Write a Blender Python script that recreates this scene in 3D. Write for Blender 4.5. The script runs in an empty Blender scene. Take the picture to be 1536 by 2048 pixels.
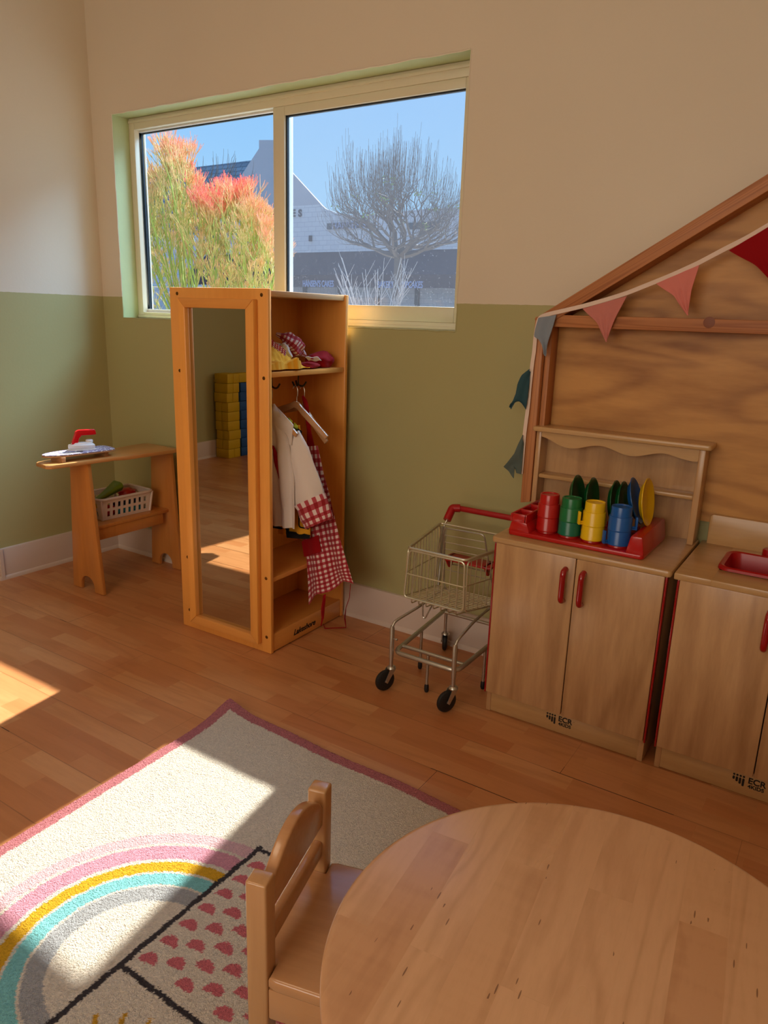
import bpy, bmesh, math, random
import numpy as np
from mathutils import Vector, Matrix, noise
PI = math.pi
C = bpy.context.scene.collection
SC = bpy.context.scene

# ---------------------------------------------------------------- camera
F, CX, CY, CH = 1468.144, 3.25029, -2.41163, 1.25
YAW, PITCH, ROLL = -0.571646, 0.260989, 0.032061
fw = Vector((math.sin(YAW)*math.cos(PITCH), math.cos(YAW)*math.cos(PITCH), -math.sin(PITCH)))
r0 = Vector((math.cos(YAW), -math.sin(YAW), 0)); u0 = r0.cross(fw)
rt = r0*math.cos(ROLL) + u0*math.sin(ROLL); up = -r0*math.sin(ROLL) + u0*math.cos(ROLL)
cd = bpy.data.cameras.new('camera'); cam = bpy.data.objects.new('camera', cd); C.objects.link(cam)
cd.sensor_fit = 'HORIZONTAL'; cd.sensor_width = 36.0; cd.lens = F/1536*36.0; cd.clip_start = 0.02; cd.clip_end = 300
cam.matrix_world = Matrix(((rt.x, up.x, -fw.x, CX), (rt.y, up.y, -fw.y, CY), (rt.z, up.z, -fw.z, CH), (0, 0, 0, 1)))
SC.camera = cam

def at(px, py, ax, v):
    """point of the photograph's ray that lies on the plane (axis ax = v)"""
    d = fw + rt*((px-768)/F) - up*((py-1024)/F); o = Vector((CX, CY, CH))
    return o + d*((v-o[ax])/d[ax])

# ---------------------------------------------------------------- light
SC.view_settings.view_transform = 'Standard'; SC.view_settings.look = 'None'
SC.view_settings.gamma = 1.0; SC.view_settings.use_curve_mapping = False
SC.view_settings.exposure = 0.09
w = bpy.data.worlds.new('sky'); SC.world = w; w.use_nodes = True
nt = w.node_tree; bg = nt.nodes['Background']
tc = nt.nodes.new('ShaderNodeTexCoord'); sx = nt.nodes.new('ShaderNodeSeparateXYZ'); rp = nt.nodes.new('ShaderNodeValToRGB')
nt.links.new(tc.outputs['Generated'], sx.inputs[0]); nt.links.new(sx.outputs['Z'], rp.inputs[0]); nt.links.new(rp.outputs[0], bg.inputs[0])
rp.color_ramp.elements[0].position = 0.0; rp.color_ramp.elements[0].color = (0.44, 0.73, 0.99, 1)
rp.color_ramp.elements[1].position = 0.45; rp.color_ramp.elements[1].color = (0.19, 0.46, 1.0, 1)
bg.inputs[1].default_value = 0.98

def add_light(name, kind, energy, col, loc=(0, 0, 5), to=None, size=None, size_y=None, angle=None):
    l = bpy.data.lights.new(name, kind); l.energy = energy; l.color = col
    o = bpy.data.objects.new(name, l); C.objects.link(o); o.location = loc
    if to is not None:
        o.rotation_euler = (Vector(to)-Vector(loc)).to_track_quat('-Z', 'Y').to_euler()
    if size: l.shape = 'RECTANGLE'; l.size = size; l.size_y = size_y or size
    if angle: l.angle = angle
    return o
SUN = Vector((0.145, -1.0, -1.064))
add_light('sun', 'SUN', 12.0, (1.0, 0.98, 0.94), (0, 4, 6), Vector((0, 4, 6))+SUN, angle=math.radians(0.9))
# added area lamp outside, above the view, strengthening the skylight into the room
add_light('sky_fill', 'AREA', 800, (0.40, 0.66, 1.0), (2.2, 3.2, 5.2), (0.9, 0.0, 1.5), 5.0, 2.5)
# added warm fill from overhead, under an invented ceiling fixture out of view
add_light('ceiling_fill_light', 'AREA', 5.5, (1.0, 0.76, 0.52), (1.6, -2.5, 2.83), (1.6, -2.5, 0), 1.2, 0.6)
# added warm fill for the room, set at an invented window behind the camera
add_light('warm_fill_light', 'AREA', 43, (1.0, 0.80, 0.56), (2.6, -4.93, 1.7), (2.2, 0, 1.2), 2.6, 1.5)

# ---------------------------------------------------------------- materials
def lin(c):
    return tuple((x/255/12.92 if x/255 <= 0.04045 else ((x/255+0.055)/1.055)**2.4) for x in c) + (1,)
class NT:
    def __init__(s, name):
        s.m = bpy.data.materials.new(name); s.m.use_nodes = True; s.t = s.m.node_tree; s.b = s.t.nodes['Principled BSDF']
    def n(s, typ, **kw):
        nd = s.t.nodes.new('ShaderNode'+typ)
        for k, v in kw.items():
            if k.startswith('i_'):
                key = k[2:]; nd.inputs[int(key) if key.isdigit() else key].default_value = v
            else: setattr(nd, k, v)
        return nd
    def l(s, a, b): s.t.links.new(a, b)
    def math(s, op, a, b=None, c=None):
        nd = s.n('Math', operation=op)
        for i, v in enumerate((a, b, c)):
            if v is None: continue
            if isinstance(v, (int, float)): nd.inputs[i].default_value = v
            else: s.l(v, nd.inputs[i])
        return nd.outputs[0]
    def mix(s, f, a, b, blend='MIX'):
        nd = s.n('Mix', data_type='RGBA', blend_type=blend)
        for sock, v in ((nd.inputs[0], f), (nd.inputs[6], a), (nd.inputs[7], b)):
            if isinstance(v, (int, float)): sock.default_value = v
            elif isinstance(v, tuple): sock.default_value = v
            else: s.l(v, sock)
        return nd.outputs[2]
    def bump(s, h, strength=0.2, dist=0.002):
        nd = s.n('Bump'); nd.inputs['Strength'].default_value = strength; nd.inputs['Distance'].default_value = dist
        s.l(h, nd.inputs['Height']); s.l(nd.outputs[0], s.b.inputs['Normal'])
    def pos(s, obj=False):
        if obj: return s.n('TexCoord').outputs['Object']
        return s.n('NewGeometry').outputs['Position']
    def map(s, v, scale=(1, 1, 1), rot=(0, 0, 0), loc=(0, 0, 0)):
        m = s.n('Mapping'); m.inputs['Scale'].default_value = scale; m.inputs['Rotation'].default_value = rot; m.inputs['Location'].default_value = loc
        s.l(v, m.inputs[0]); return m.outputs[0]
    def noise(s, v, scale, detail=3, rough=0.55, dist=0):
        n = s.n('TexNoise'); n.inputs['Scale'].default_value = scale; n.inputs['Detail'].default_value = detail
        n.inputs['Roughness'].default_value = rough; n.inputs['Distortion'].default_value = dist
        if v is not None: s.l(v, n.inputs['Vector'])
        return n.outputs[0]
    def ramp(s, f, stops):
        r = s.n('ValToRGB'); e = r.color_ramp.elements
        while len(e) < len(stops): e.new(0.5)
        for x, (p, c) in zip(e, stops): x.position = p; x.color = c
        s.l(f, r.inputs[0]); return r.outputs[0]

def plain(name, rgb, rough=0.5, metal=0, spec=0.5, bump=0, bscale=200, coat=0, sss=0):
    t = NT(name); t.b.inputs['Base Color'].default_value = lin(rgb); t.b.inputs['Roughness'].default_value = rough
    t.b.inputs['Metallic'].default_value = metal; t.b.inputs['Specular IOR Level'].default_value = spec
    t.b.inputs['Coat Weight'].default_value = coat
    nz = t.noise(t.pos(True), 6, 2)
    col = t.mix(t.math('MULTIPLY', nz, 0.12), lin(rgb), tuple(x*0.72 for x in lin(rgb)[:3])+(1,))
    t.l(col, t.b.inputs['Base Color'])
    if bump: t.bump(t.noise(t.pos(True), bscale, 3), bump, 0.001)
    return t.m

def wood(name, light, dark, grain=(1, 1, 0.06), scale=9, rings=14, rough=0.38, contrast=0.8, coat=0.15, flow=1.0):
    """grain: axis with a small number runs along the fibres (object space)"""
    t = NT(name); v = t.map(t.pos(True), grain)
    n1 = t.noise(v, 2.2*flow, 2, 0.5, 0.35)
    ringv = t.math('SINE', t.math('MULTIPLY', n1, rings*2.2))
    ring = t.math('MULTIPLY_ADD', ringv, 0.5, 0.5)
    ring = t.math('POWER', ring, 2.5)
    n2 = t.noise(v, scale*6, 4, 0.65)
    n3 = t.noise(t.map(t.pos(True), tuple(1 if g >= 1 else 0.35 for g in grain)), 1.7, 2)
    f = t.math('ADD', t.math('MULTIPLY', ring, 0.32*contrast), t.math('MULTIPLY', t.math('SUBTRACT', n2, 0.42), 1.0*contrast))
    f = t.math('ADD', f, t.math('MULTIPLY', t.math('SUBTRACT', n3, 0.45), 0.9*contrast))
    cl = t.n('Clamp'); t.l(f, cl.inputs[0])
    col = t.mix(cl.outputs[0], lin(light), lin(dark))
    t.l(col, t.b.inputs['Base Color'])
    t.l(t.math('MULTIPLY_ADD', n2, 0.12, rough-0.05), t.b.inputs['Roughness'])
    t.b.inputs['Coat Weight'].default_value = coat; t.b.inputs['Coat Roughness'].default_value = 0.25
    t.bump(n2, 0.06, 0.001)
    return t.m

M = {}
ZP = 1.3004
def wall_mat():
    t = NT('painted_wall'); p = t.pos(); s = t.n('SeparateXYZ'); t.l(p, s.inputs[0])
    edge = t.math('MULTIPLY', t.math('SUBTRACT', t.noise(p, 30, 2), 0.5), 0.004)
    lo = t.math('LESS_THAN', t.math('ADD', s.outputs['Z'], edge), ZP)
    rev = t.math('GREATER_THAN', s.outputs['Y'], 0.0008)
    g = t.math('MAXIMUM', lo, rev)
    mot = t.noise(p, 2.0, 2)
    cream = t.mix(mot, lin((226, 214, 192)), lin((219, 206, 184)))
    green = t.mix(mot, lin((178, 172, 120)), lin((173, 167, 116)))
    t.l(t.mix(rev, t.mix(lo, cream, green), lin((186, 192, 142))), t.b.inputs['Base Color'])
    t.b.inputs['Roughness'].default_value = 0.42; t.b.inputs['Specular IOR Level'].default_value = 0.4
    h = t.math('ADD', t.noise(p, 90, 3), t.math('MULTIPLY', t.noise(p, 7, 3), 1.5))
    t.bump(h, 0.16, 0.002)
    return t.m
M['wall'] = wall_mat()

def floor_mat():
    t = NT('laminate_floor'); p = t.pos()
    br = t.n('TexBrick', offset=0.37, offset_frequency=2, squash=1.0)
    SW = 0.196/3
    v = t.map(p, (1, 1, 1), (0, 0, 0), (0.11, 0.772, 0))
    t.l(v, br.inputs['Vector'])
    br.inputs['Color1'].default_value = (0, 0, 0, 1); br.inputs['Color2'].default_value = (1, 1, 1, 1); br.inputs['Mortar'].default_value = (0.45, 0.45, 0.45, 1)
    br.inputs['Scale'].default_value = 1.0; br.inputs['Mortar Size'].default_value = 0.0004; br.inputs['Bias'].default_value = 0.0
    br.inputs['Brick Width'].default_value = 0.33; br.inputs['Row Height'].default_value = SW
    rnd = br.outputs['Color']
    s = t.n('SeparateXYZ'); t.l(p, s.inputs[0])
    # grain, shifted per strip
    cv = t.n('CombineXYZ'); t.l(t.math('MULTIPLY', s.outputs['X'], 0.12), cv.inputs[0]); t.l(s.outputs['Y'], cv.inputs[1])
    t.l(t.math('MULTIPLY', rnd, 7.0), cv.inputs[2])
    n1 = t.noise(cv.outputs[0], 7, 2, 0.5, 0.4)
    ring = t.math('POWER', t.math('MULTIPLY_ADD', t.math('SINE', t.math('MULTIPLY', n1, 38)), 0.5, 0.5), 3)
    n2 = t.noise(cv.outputs[0], 90, 4, 0.6)
    f = t.math('ADD', t.math('MULTIPLY', ring, 0.22), t.math('MULTIPLY', t.math('SUBTRACT', n2, 0.4), 0.5))
    base = t.ramp(rnd, [(0.0, lin((207, 148, 97))), (0.5, lin((200, 136, 86))), (1.0, lin((190, 121, 73)))])
    cl = t.n('Clamp'); t.l(f, cl.inputs[0])
    col = t.mix(cl.outputs[0], base, lin((158, 98, 52)))
    # board seams (three strips per board) and butt joints
    fy = t.math('FRACT', t.math('DIVIDE', t.math('ADD', s.outputs['Y'], 0.772+19.6), 0.196))
    seam = t.math('LESS_THAN', t.math('ABSOLUTE', t.math('SUBTRACT', fy, 0.5)), 0.4925)
    row = t.math('FLOOR', t.math('DIVIDE', t.math('ADD', s.outputs['Y'], 0.772+19.6), 0.196))
    off = t.math('FRACT', t.math('MULTIPLY', row, 0.383))
    fx = t.math('FRACT', t.math('ADD', t.math('DIVIDE', t.math('ADD', s.outputs['X'], 0.2), 1.25), off))
    seamx = t.math('GREATER_THAN', fx, 0.0012)
    sm = t.math('MULTIPLY', seam, seamx)
    wob = t.math('GREATER_THAN', t.noise(p, 1.3, 1), 0.44)
    sm2 = t.math('MAXIMUM', sm, t.math('MULTIPLY', wob, 0.62))
    t.l(t.mix(sm2, lin((70, 36, 16)), col), t.b.inputs['Base Color'])
    t.b.inputs['Roughness'].default_value = 0.33; t.b.inputs['Specular IOR Level'].default_value = 0.45
    t.l(t.math('MULTIPLY_ADD', t.noise(p, 5, 3), 0.18, 0.24), t.b.inputs['Roughness'])
    t.bump(t.math('ADD', t.math('MULTIPLY', n2, 0.1), sm), 0.15, 0.001)
    return t.m
M['floor'] = floor_mat()
M['trim'] = plain('white_trim_paint', (216, 198, 184), 0.45)
M['ceiling'] = plain('ceiling_paint', (228, 216, 200), 0.7)
M['vinyl'] = plain('window_vinyl', (226, 216, 190), 0.32)
M['gasket'] = plain('black_gasket', (25, 30, 36), 0.5)
M['ward'] = wood('orange_birch', (246, 172, 82), (214, 130, 50), (1, 1, 0.07), 9, 9, 0.32, 0.7, 0.3)
M['ward_h'] = wood('orange_birch_across', (232, 160, 80), (196, 118, 48), (0.07, 0.07, 1), 9, 9, 0.32, 0.7, 0.3)
M['ward_edge'] = wood('ply_edge', (206, 158, 104), (150, 94, 48), (0.1, 0.1, 6), 8, 20, 0.4, 1.1, 0.1)
M['birch'] = wood('pale_birch', (203, 160, 113), (144, 100, 60), (1, 1, 0.13), 7, 34, 0.3, 0.95, 0.35, 1.5)
M['birch_h'] = wood('pale_birch_across', (202, 162, 110), (160, 116, 68), (0.09, 1, 1), 7, 11, 0.3, 0.8, 0.3)
M['birch_edge'] = wood('pale_ply_edge', (196, 148, 94), (140, 92, 50), (0.05, 0.3, 9), 7, 16, 0.4, 1.0, 0.2)
M['pine'] = wood('fir_stud', (196, 130, 78), (136, 72, 34), (0.02, 1, 1), 5, 90, 0.5, 1.2, 0.0, 5)
M['pine_v'] = wood('fir_stud_upright', (196, 130, 78), (136, 72, 34), (1, 1, 0.02), 5, 90, 0.5, 1.2, 0.0, 5)
M['plywood'] = wood('pine_plywood', (206, 150, 80), (136, 80, 30), (0.20, 1, 1), 2.6, 26, 0.5, 1.3, 0.05, 1.7)
M['chair'] = wood('lacquered_beech', (206, 158, 108), (168, 116, 70), (1, 1, 0.08), 9, 10, 0.16, 0.7, 0.5)
M['chair_h'] = wood('lacquered_beech_seat', (202, 150, 102), (162, 108, 66), (0.1, 1, 1), 9, 12, 0.15, 0.8, 0.6)
M['red'] = plain('red_plastic', (190, 22, 20), 0.28, 0, 0.5, 0, 0, 0.2)
M['darkred'] = plain('dark_red_plastic', (172, 16, 24), 0.3)
M['redh'] = plain('red_lacquer', (156, 10, 18), 0.16, 0, 0.5, 0, 0, 0.6)
M['green'] = plain('green_plastic', (22, 116, 62), 0.3)
M['dgreen'] = plain('dark_green_plastic', (8, 92, 44), 0.3)
M['teal'] = plain('teal_green_plastic', (18, 112, 84), 0.3)
M['yellow'] = plain('yellow_plastic', (244, 200, 20), 0.28)
M['blue'] = plain('blue_plastic', (24, 92, 172), 0.28)
M['steel'] = plain('brushed_zinc', (196, 192, 180), 0.3, 0.85)
M['wire'] = plain('plated_wire', (212, 206, 178), 0.34, 0.7)
M['rubber'] = plain('black_rubber', (26, 25, 26), 0.55)
M['hook'] = plain('dark_bronze', (66, 56, 34), 0.35, 0.9)
M['white'] = plain('white_plastic', (236, 230, 224), 0.35)
M['screw'] = plain('brass_screw', (120, 84, 44), 0.35, 0.9)
M['black'] = plain('black_print', (18, 18, 18), 0.5)
M['ybrick'] = plain('yellow_cardboard', (208, 172, 20), 0.6, 0, 0.4, 0.3, 60)
M['bbrick'] = plain('blue_cardboard', (30, 84, 150), 0.6, 0, 0.4, 0.3, 60)
def cloth(name, rgb, rough=0.85, sheen=0.3):
    m = plain(name, rgb, rough, 0, 0.2, 0.35, 900); m.node_tree.nodes['Principled BSDF'].inputs['Sheen Weight'].default_value = 0.05; return m
M['c_white'] = cloth('white_cotton', (228, 214, 204)); M['c_red'] = cloth('red_cotton', (150, 6, 16)); M['c_yellow'] = cloth('yellow_cotton', (240, 168, 40))
M['c_black'] = cloth('black_binding', (20, 22, 26)); M['c_pink'] = cloth('rose_muslin', (222, 132, 122)); M['c_dusty'] = cloth('dusty_pink_muslin', (206, 128, 118))
M['c_blue'] = cloth('grey_blue_muslin', (140, 150, 162)); M['c_teal'] = cloth('teal_muslin', (52, 84, 92)); M['c_slate'] = cloth('slate_muslin', (92, 104, 98)); M['c_tape'] = cloth('white_tape', (238, 214, 198))
M['c_lime'] = plain('lime_reflective_tape', (214, 222, 60), 0.4)
def gingham(name, size):
    t = NT(name); uv = t.n('UVMap').outputs[0]; s = t.n('SeparateXYZ'); t.l(uv, s.inputs[0])
    a = t.math('GREATER_THAN', t.math('FRACT', t.math('DIVIDE', s.outputs[0], size)), 0.5)
    b = t.math('GREATER_THAN', t.math('FRACT', t.math('DIVIDE', s.outputs[1], size)), 0.5)
    k = t.math('MULTIPLY', t.math('ADD', a, b), 0.5)
    t.l(t.ramp(k, [(0.0, lin((228, 206, 200))), (0.5, lin((178, 64, 74))), (1.0, lin((150, 8, 22)))]), t.b.inputs['Base Color'])
    t.b.inputs['Roughness'].default_value = 0.85; t.b.inputs['Sheen Weight'].default_value = 0.2
    t.bump(t.noise(uv, 900, 2), 0.2, 0.0006)
    return t.m
M['gingham'] = gingham('red_gingham', 0.0265)
M['gingham_s'] = gingham('small_red_gingham', 0.010)

def glass_mat():
    t = NT('window_glass'); t.t.nodes.remove(t.b)
    out = t.t.nodes['Material Output']; tr = t.n('BsdfTransparent'); gl = t.n('BsdfGlossy'); gl.inputs['Roughness'].default_value = 0.0
    gl.inputs['Color'].default_value = (0.9, 0.9, 0.9, 1)
    fr = t.n('LayerWeight'); fr.inputs[0].default_value = 0.5; mx = t.n('MixShader')
    t.l(t.math('MULTIPLY_ADD', t.math('POWER', fr.outputs['Facing'], 5), 0.45, 0.012), mx.inputs[0]); t.l(tr.outputs[0], mx.inputs[1]); t.l(gl.outputs[0], mx.inputs[2]); t.l(mx.outputs[0], out.inputs[0])
    tr.inputs[0].default_value = (0.97, 0.99, 0.98, 1)
    return t.m
M['glass'] = glass_mat()
def screen_mat():
    t = NT('insect_screen'); t.t.nodes.remove(t.b)
    out = t.t.nodes['Material Output']; tr = t.n('BsdfTransparent'); df = t.n('BsdfTranslucent'); mx = t.n('MixShader')
    df.inputs[0].default_value = (0.17, 0.16, 0.17, 1)
    p = t.pos(); s = t.n('SeparateXYZ'); t.l(p, s.inputs[0])
    vo = t.n('TexVoronoi'); vo.inputs['Scale'].default_value = 130; t.l(p, vo.inputs['Vector'])
    dots = t.math('LESS_THAN', vo.outputs['Distance'], 0.17)
    low = t.n('MapRange'); low.inputs['From Min'].default_value = 1.85; low.inputs['From Max'].default_value = 1.35
    t.l(s.outputs['Z'], low.inputs['Value'])
    keep = t.math('GREATER_THAN', t.math('MULTIPLY', t.noise(p, 60, 2), t.math('ADD', low.outputs[0], 0.35)), 0.62)
    d = t.math('MULTIPLY', t.math('MULTIPLY', dots, keep), 0.45)
    mesh = t.math('MULTIPLY', t.math('ADD', t.math('SINE', t.math('MULTIPLY', s.outputs['X'], 2600)), t.math('SINE', t.math('MULTIPLY', s.outputs['Z'], 2600))), 0.012)
    base = t.math('ADD', t.math('MULTIPLY_ADD', t.noise(p, 3, 2), 0.04, 0.085), mesh)
    t.l(t.math('ADD', base, d), mx.inputs[0]); t.l(tr.outputs[0], mx.inputs[1]); t.l(df.outputs[0], mx.inputs[2]); t.l(mx.outputs[0], out.inputs[0])
    return t.m
M['screen'] = screen_mat()
def mirror_mat():
    t = NT('mirror_silver'); b = t.b; b.inputs['Base Color'].default_value = (0.60, 0.59, 0.55, 1); b.inputs['Metallic'].default_value = 1
    p = t.pos(True); n = t.noise(p, 9, 4, 0.6, 1.2)
    t.l(t.ramp(n, [(0.0, (0.0, 0, 0, 1)), (0.68, (0.0, 0, 0, 1)), (0.85, (0.12, 0.12, 0.12, 1))]), b.inputs['Roughness'])
    return t.m
M['mirror'] = mirror_mat()
def vcol(name, rough=0.9, bump=0, bscale=400, dist=0.002, spec=0.3):
    t = NT(name); a = t.n('VertexColor'); a.layer_name = 'col'
    t.l(a.outputs[0], t.b.inputs['Base Color']); t.b.inputs['Roughness'].default_value = rough; t.b.inputs['Specular IOR Level'].default_value = spec
    if bump: t.bump(t.noise(t.pos(), bscale, 3), bump, dist)
    return t.m
M['rug'] = vcol('shag_rug', 0.95, 1.0, 300, 0.009, 0.1)
M['bush'] = vcol('succulent_twigs', 0.6)

# ---------------------------------------------------------------- mesh helpers
def join(dst, src, smooth=False, mi=0, xf=None):
    mp = {}
    for v in src.verts: mp[v] = dst.verts.new(xf @ v.co if xf is not None else v.co)
    for f in src.faces:
        try: nf = dst.faces.new([mp[v] for v in f.verts]); nf.smooth = smooth or f.smooth; nf.material_index = mi
        except ValueError: pass
    src.free(); return dst
def box(bm, x0, x1, y0, y1, z0, z1, bev=0, seg=2, mi=0, xf=None):
    t = bmesh.new(); bmesh.ops.create_cube(t, size=1)
    for v in t.verts: v.co = Vector(((x0+x1)/2+v.co.x*(x1-x0), (y0+y1)/2+v.co.y*(y1-y0), (z0+z1)/2+v.co.z*(z1-z0)))
    if bev: bmesh.ops.bevel(t, geom=list(t.edges), offset=bev, segments=seg, profile=0.5, affect='EDGES')
    return join(bm, t, True, mi, xf)
def prism(bm, pts, ax, a, b, bev=0, mi=0, xf=None, seg=2):
    """polygon pts (2-D) extruded along axis ax from a to b"""
    t = bmesh.new()
    def mk(p, q): l = [p[0], p[1]]; l.insert(ax, q); return Vector(l)
    lo = [t.verts.new(mk(p, a)) for p in pts]; hi = [t.verts.new(mk(p, b)) for p in pts]
    t.faces.new(lo); t.faces.new(hi); n = len(pts)
    for i in range(n): t.faces.new([lo[i], lo[(i+1) % n], hi[(i+1) % n], hi[i]])
    bmesh.ops.recalc_face_normals(t, faces=t.faces)
    if bev:
        es = [e for e in t.edges if any(len(f.verts) == n for f in e.link_faces)]
        bmesh.ops.bevel(t, geom=es, offset=bev, segments=seg, profile=0.5, affect='EDGES')
    return join(bm, t, True, mi, xf)
def rounded(x0, x1, y0, y1, r, n=5):
    o = []
    for cx, cy, a0 in ((x1-r, y1-r, 0), (x0+r, y1-r, 90), (x0+r, y0+r, 180), (x1-r, y0+r, 270)):
        for i in range(n+1):
            a = math.radians(a0+90*i/n); o.append((cx+r*math.cos(a), cy+r*math.sin(a)))
    return o
def tube(bm, pts, r, seg=10, closed=False, mi=0, caps=True):
    pts = [Vector(p) for p in pts]; n = len(pts); rs = r if isinstance(r, (list, tuple)) else [r]*n
    rings = []; prev = None
    for i, p in enumerate(pts):
        a = pts[(i-1) % n] if (i > 0 or closed) else p; b = pts[(i+1) % n] if (i < n-1 or closed) else p
        d = (b-a).normalized()
        if prev is None:
            q = Vector((0, 0, 1)) if abs(d.z) < 0.9 else Vector((1, 0, 0)); u = d.cross(q).normalized()
        else:
            u = (prev - d*prev.dot(d)).normalized()
        prev = u; v = d.cross(u)
        rings.append([bm.verts.new(p+(u*math.cos(2*PI*k/seg)+v*math.sin(2*PI*k/seg))*rs[i]) for k in range(seg)])
    m = n if closed else n-1
    for i in range(m):
        A, B = rings[i], rings[(i+1) % n]
        for k in range(seg):
            f = bm.faces.new([A[k], A[(k+1) % seg], B[(k+1) % seg], B[k]]); f.smooth = True; f.material_index = mi
    if caps and not closed:
        for R_ in (rings[0][::-1], rings[-1]):
            f = bm.faces.new(R_); f.material_index = mi
    return bm
def fillet(pts, r=0.02, n=5, closed=False):
    pts = [Vector(p) for p in pts]; out = []; m = len(pts)
    for i, p in enumerate(pts):
        if not closed and i in (0, m-1): out.append(p); continue
        a = pts[(i-1) % m]; b = pts[(i+1) % m]
        ra = min(r, (a-p).length*0.45); rb = min(r, (b-p).length*0.45)
        A = p+(a-p).normalized()*ra; B = p+(b-p).normalized()*rb
        for k in range(n+1):
            t = k/n; out.append(A*(1-t)**2+p*2*t*(1-t)+B*t*t)
    return out
def lathe(bm, prof, c=(0, 0, 0), seg=32, mi=0, mat=None):
    t = bmesh.new(); rings = []
    for r, z in prof:
        if r < 1e-6: rings.append([t.verts.new((0, 0, z))])
        else: rings.append([t.verts.new((r*math.cos(2*PI*k/seg), r*math.sin(2*PI*k/seg), z)) for k in range(seg)])
    for A, B in zip(rings, rings[1:]):
        for k in range(seg):
            q = [A[k % len(A)], A[(k+1) % len(A)], B[(k+1) % len(B)], B[k % len(B)]]
            u = []
            for v in q:
                if v not in u: u.append(v)
            if len(u) > 2:
                try: t.faces.new(u)
                except ValueError: pass
    for f in t.faces: f.smooth = True
    x = (mat or Matrix()); x = Matrix.Translation(c) @ x
    return join(bm, t, True, mi, x)
def grid(bm, fn, nu, nv, thick=0.0, uvs=None, mi=0, closed_u=False):
    """sheet of points fn(u,v); with thick it gets a back layer offset along its normals. uvs(u,v)->(s,t)"""
    P_ = [[Vector(fn(i/nu, j/nv)) for j in range(nv+1)] for i in range(nu+1)]
    uvl = bm.loops.layers.uv.verify() if uvs else None
    def nrm(i, j):
        a = P_[min(i+1, nu)][j]-P_[max(i-1, 0)][j]; b = P_[i][min(j+1, nv)]-P_[i][max(j-1, 0)]
        n = a.cross(b); return n.normalized() if n.length > 1e-12 else Vector((0, 0, 1))
    layers = [[[bm.verts.new(P_[i][j]) for j in range(nv+1)] for i in range(nu+1)]]
    if thick: layers.append([[bm.verts.new(P_[i][j]-nrm(i, j)*thick) for j in range(nv+1)] for i in range(nu+1)])
    def face(vs, ij):
        try: f = bm.faces.new(vs)
        except ValueError: return
        f.smooth = True; f.material_index = mi
        if uvl:
            for lp, (a, b) in zip(f.loops, ij): lp[uvl].uv = uvs(a/nu, b/nv)
    for L, lay in enumerate(layers):
        for i in range(nu):
            for j in range(nv):
                ij = [(i, j), (i+1, j), (i+1, j+1), (i, j+1)]
                if L: ij = ij[::-1]
                face([lay[a][b] for a, b in ij], ij)
    if thick:
        A, B = layers
        for i in range(nu):
            for j in (0, nv): face([A[i][j], B[i][j], B[i+1][j], A[i+1][j]], [(i, j), (i, j), (i+1, j), (i+1, j)])
        for j in range(nv):
            for i in (0, nu): face([A[i][j], A[i][j+1], B[i][j+1], B[i][j]], [(i, j), (i, j+1), (i, j+1), (i, j)])
    return bm
def blob(bm, c, r, seed=0, amp=0.25, freq=3, sub=4, mi=0, flat=None):
    t = bmesh.new(); bmesh.ops.create_icosphere(t, subdivisions=sub, radius=1)
    for v in t.verts:
        d = v.co.normalized(); q = d*freq+Vector((seed*3.1, seed, 0))
        k = 1+amp*(noise.noise(q)+0.5*abs(noise.noise(q*2.3)))
        p = Vector((d.x*r[0]*k, d.y*r[1]*k, d.z*r[2]*k))
        if flat is not None and p.z < flat: p.z = flat+(p.z-flat)*0.1
        v.co = p+Vector(c)
    return join(bm, t, True, mi)

def mesh_of(name, bm, mats, sharp=38):
    bmesh.ops.recalc_face_normals(bm, faces=bm.faces)
    me = bpy.data.meshes.new(name); bm.to_mesh(me); bm.free()
    for m in (mats if isinstance(mats, (list, tuple)) else [mats]): me.materials.append(m)
    try: me.set_sharp_from_angle(angle=math.radians(sharp))
    except Exception: pass
    return me
def root_of(o):
    while o.parent: o = o.parent
    return o
def rmat(o):
    return Matrix.Translation(o.location) @ o.rotation_euler.to_matrix().to_4x4()
def obj(name, bm, mat, parent=None, label=None, world=False, sharp=38, origin=None):
    """link bm as one mesh object. world=True: coordinates are world ones and are brought into the root's frame"""
    if world and parent is not None: bm.transform(rmat(root_of(parent)).inverted())
    if parent is None and origin is not None: bm.transform(Matrix.Translation(-Vector(origin)))
    o = bpy.data.objects.new(name, mesh_of(name, bm, mat, sharp)); C.objects.link(o)
    if parent is not None: o.parent = parent
    elif origin is not None: o.location = origin
    if label: o['label'] = label
    return o
def tag(o, label, cat, group=None):
    o['label'] = label; o['category'] = cat
    if group: o['group'] = group
    return o
def thing(name, label, cat, loc=(0, 0, 0), rotz=0, group=None):
    o = bpy.data.objects.new(name, None); C.objects.link(o); o.empty_display_size = 0.05
    o.location = loc; o.rotation_euler = (0, 0, rotz)
    return tag(o, label, cat, group)
def struct(name, bm, mat, sharp=38):
    o = obj(name, bm, mat, None, None, False, sharp); o['kind'] = 'structure'; return o
def dup(root, loc, rotz=0, label=None):
    r = root.copy(); C.objects.link(r); r.location = loc; r.rotation_euler = (0, 0, rotz)
    if label: r['label'] = label
    for ch in list(root.children):
        c = ch.copy(); C.objects.link(c); c.parent = r
        for g in ch.children:
            d = g.copy(); C.objects.link(d); d.parent = c
    return r
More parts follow.
